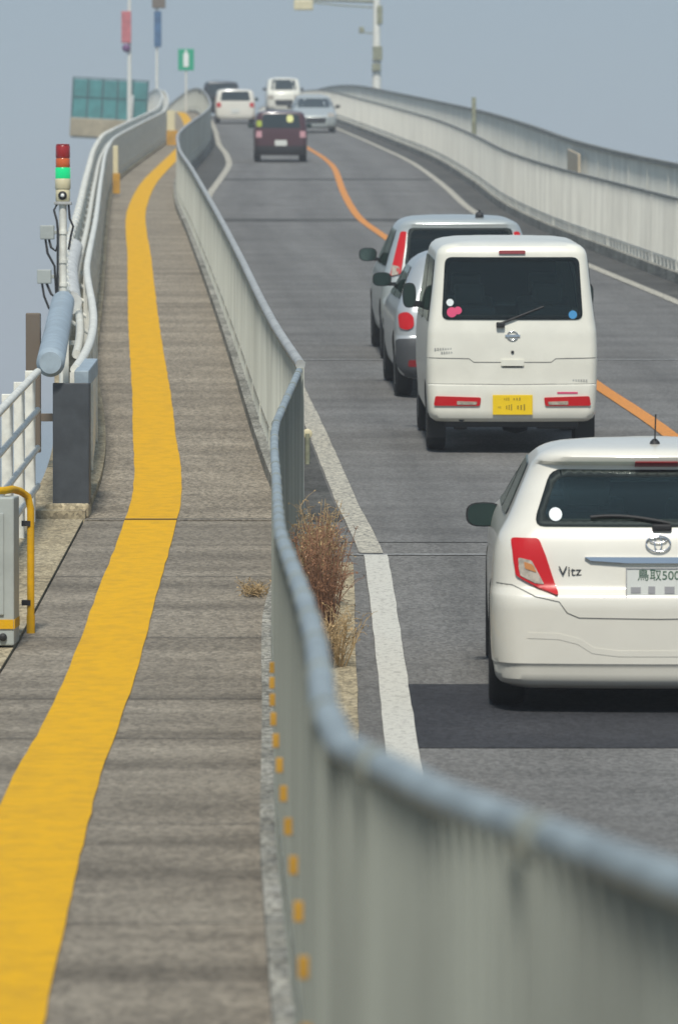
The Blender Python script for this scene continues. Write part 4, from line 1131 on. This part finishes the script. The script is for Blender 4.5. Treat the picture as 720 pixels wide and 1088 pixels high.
# ---- silver hatch with tall lamps
tl_ = [(-.745, .90), (-.64, .93), (-.60, 1.15), (-.565, 1.37), (-.62, 1.37), (-.69, 1.12)]
tall = dict(
    keys=[(.20, .70, .10, 3.7), (.24, .78, .03, 3.78), (.30, .81, .0, 3.82), (.55, .84, .0, 3.84), (.62, .84, .01, 3.84), (.66, .838, .05, 3.8), (.80, .83, .065, 3.7), (.90, .815, .085, 3.4), (.98, .79, .11, 3.1),
          (1.10, .755, .15, 2.8), (1.30, .69, .23, 2.3), (1.42, .65, .28, 2.0), (1.46, .62, .27, 1.9), (1.49, .57, .30, 1.8), (1.515, .48, .42, 1.7), (1.53, .32, .8, 1.4)],
    paint=M['silver'], len=3.84, track=.745, wheel=(.30, .175), axles=(.68, 3.15), cavity=(.5, 1.46), loft=dict(rx=.15, ry=.2, bow=.05),
    windows=[('Y-', [(-.60, 1.0), (.60, 1.0), (.55, 1.42), (-.55, 1.42)]), ('Y+', [(-.62, 1.05), (.62, 1.05), (.56, 1.40), (-.56, 1.40)]),
             ('X-', [(.55, 1.0), (1.6, .98), (1.6, 1.38), (.68, 1.38)]), ('X-', [(1.67, .98), (2.5, .98), (2.1, 1.38), (1.67, 1.38)]), ('X+', [(.55, 1.0), (1.6, .98), (1.6, 1.38), (.68, 1.38)]), ('X+', [(1.67, .98), (2.5, .98), (2.1, 1.38), (1.67, 1.38)])],
    mirror=(.90, 2.5, 1.05, .20, .15), mirror_mat=M['darkplastic'], seats=[(-.34, 1.1, .98), (.34, 1.1, .98), (-.34, 2.0, 1.05), (.34, 2.0, 1.05)],
    parts=[('tail_lamp', tl_, 'Y-', M['red_lamp'], dict(rnd=.02, thick=.018)), ('tail_lamp', mirror_pts(tl_), 'Y-', M['red_lamp'], dict(rnd=.02, thick=.018)),
           ('reverse_lamp', [(-.735, .905), (-.66, .925), (-.65, 1.0), (-.715, 1.02)], 'Y-', M['clear_lamp'], dict(rnd=.015, lift=.019, thick=.003)),
           ('panel_gap', polystrip([(-.82, .64), (-.5, .60), (.5, .60), (.82, .64)], .007), 'Y-', M['darkplastic'], dict(lift=0, thick=.0015))])
car4, bv = vehicle('hatchback', 'silver hatchback with tall red corner lamps, farthest of the four cars in front', 1.30, 61.2, R(1.9), tall)
mb = MB(); mb.bevbox((0, surf(bv, 0, .75)[0]-.02, .78), (.33, .008, .165), .003); mb.build('number_plate', M['plate_white'], car4)
mb = MB(); mb.bevbox((.22, .55, 1.535), (.09, .09, .09), .03); mb.tube([(.22, .55, 1.50), (.22, .55, 1.6)], .01, 6); mb.build('roof_aerial', M['darkplastic'], car4)

# ---- far cars
def far_car(name, label, x, y, rz, paint, w=.84, h=1.45, L=3.9, flip=False, lamp=M['red_lamp'], extra=None, cat='car', boxy=False, light_screen=False, plate=M['plate_white']):
    s = h/1.45; q = w/.84
    if boxy: K = [(.22*s, .74*q, .03, L-.05), (.35*s, .82*q, 0, L), (.8*s, .84*q, .03, L-.05), (1.0*s, .82*q, .06, L-.25), (1.3*s, .76*q, .12, L-.6), (1.40*s, .68*q, .16, L-.8), (1.45*s, .35*q, .5, L-1.3)]
    else: K = [(.20*s, .74*q, .05, L-.05), (.3*s, .82*q, 0, L), (.6*s, .84*q, .02, L-.02), (.85*s, .81*q, .08, L-.6), (.95*s, .78*q, .14, L-1.0), (1.25*s, .67*q, .32, L-1.7), (1.38*s, .58*q, .42, L-2.0), (1.45*s, .3*q, .8, L-2.3)]
    b = 1.36*s if boxy else 1.30*s
    wr = [(-.62*q, .97*s), (.62*q, .97*s), (.55*q, b), (-.55*q, b)]
    sp = dict(keys=K, paint=paint, len=L, track=.72*q, wheel=(.29*min(1, s), .17), axles=(.65, L-.75), far=True, loft=dict(bow=.05),
              windows=[('Y-', wr), ('Y+', wr), ('X-', [(.6, .98*s), (L-1.35, .98*s), (L-1.9, 1.27*s), (.75, 1.27*s)]), ('X+', [(.6, .98*s), (L-1.35, .98*s), (L-1.9, 1.27*s), (.75, 1.27*s)])],
              mirror=(.92*q, L-1.5, 1.0*s, .17, .13), mirror_mat=M['darkplastic'],
              parts=[('tail_lamp', [(-.78*q, .70*s), (-.60*q, .70*s), (-.60*q, .88*s), (-.76*q, .88*s)], 'Y-', lamp, dict(thick=.01)), ('tail_lamp', [(.60*q, .70*s), (.78*q, .70*s), (.76*q, .88*s), (.60*q, .88*s)], 'Y-', lamp, dict(thick=.01)),
                     ('headlamp', [(-.76*q, .62*s), (-.50*q, .62*s), (-.50*q, .76*s), (-.74*q, .76*s)], 'Y+', M['clear_lamp'], dict(thick=.01)), ('headlamp', [(.50*q, .62*s), (.76*q, .62*s), (.74*q, .76*s), (.50*q, .76*s)], 'Y+', M['clear_lamp'], dict(thick=.01)),
                     ('grille', [(-.40*q, .38*s), (.40*q, .38*s), (.45*q, .60*s), (-.45*q, .60*s)], 'Y+', M['darkplastic'], dict(thick=.008)),
                     ('number_plate', [(-.165, .46*s), (.165, .46*s), (.165, .46*s+.165), (-.165, .46*s+.165)], 'Y-', plate, dict(lift=.01, thick=.008))] + (extra or []))
    root, bv = vehicle(name, label, x, y, rz, sp, cat, flip)
    return root, bv
c, bv = far_car('kei_car', 'small dark maroon car with a pale number plate, alone in the left lane uphill', -1.60, 158.5, R(1.5), M['maroon'], .735, 1.42, 3.4, boxy=True, lamp=mat('pale_lamp', (.55, .30, .33), .3),
        extra=[('bumper', [(-.68, .24), (.68, .24), (.68, .46), (-.68, .46)], 'Y-', M['black'], dict(thick=.02)), ('window_sticker', [(.16, 1.10), (.34, 1.10), (.34, 1.30), (.16, 1.30)], 'Y-', mat('yellow_sticker', (.75, .75, .3), .4), dict(lift=.01, rnd=.08)),
               ('window_sticker', [(-.66, .98), (-.52, .98), (-.52, 1.15), (-.66, 1.15)], 'Y-', mat('lime_sticker', (.35, .42, .05), .4), dict(lift=.01, rnd=.05))])
far_car('white_car', 'white car near the crest in the left lane, behind it a black one', -4.12, 229, R(2.0), M['pearl'], .80, 1.38, 3.9, boxy=True)
far_car('black_car', 'black car at the crest partly hidden behind the white one', -5.0, 245, R(2.2), M['blackpaint'], .78, 1.6, 3.8, boxy=True)
far_car('silver_car', 'oncoming silver car just over the crest in the right lane', -1.0, 211, R(1.8), M['silver'], .80, 1.36, 4.0, flip=True)
far_car('white_van', 'oncoming white van behind the silver car at the crest', -2.65, 266, R(2.0), M['vanwhite'], .78, 1.75, 4.2, flip=True, boxy=True, cat='van')
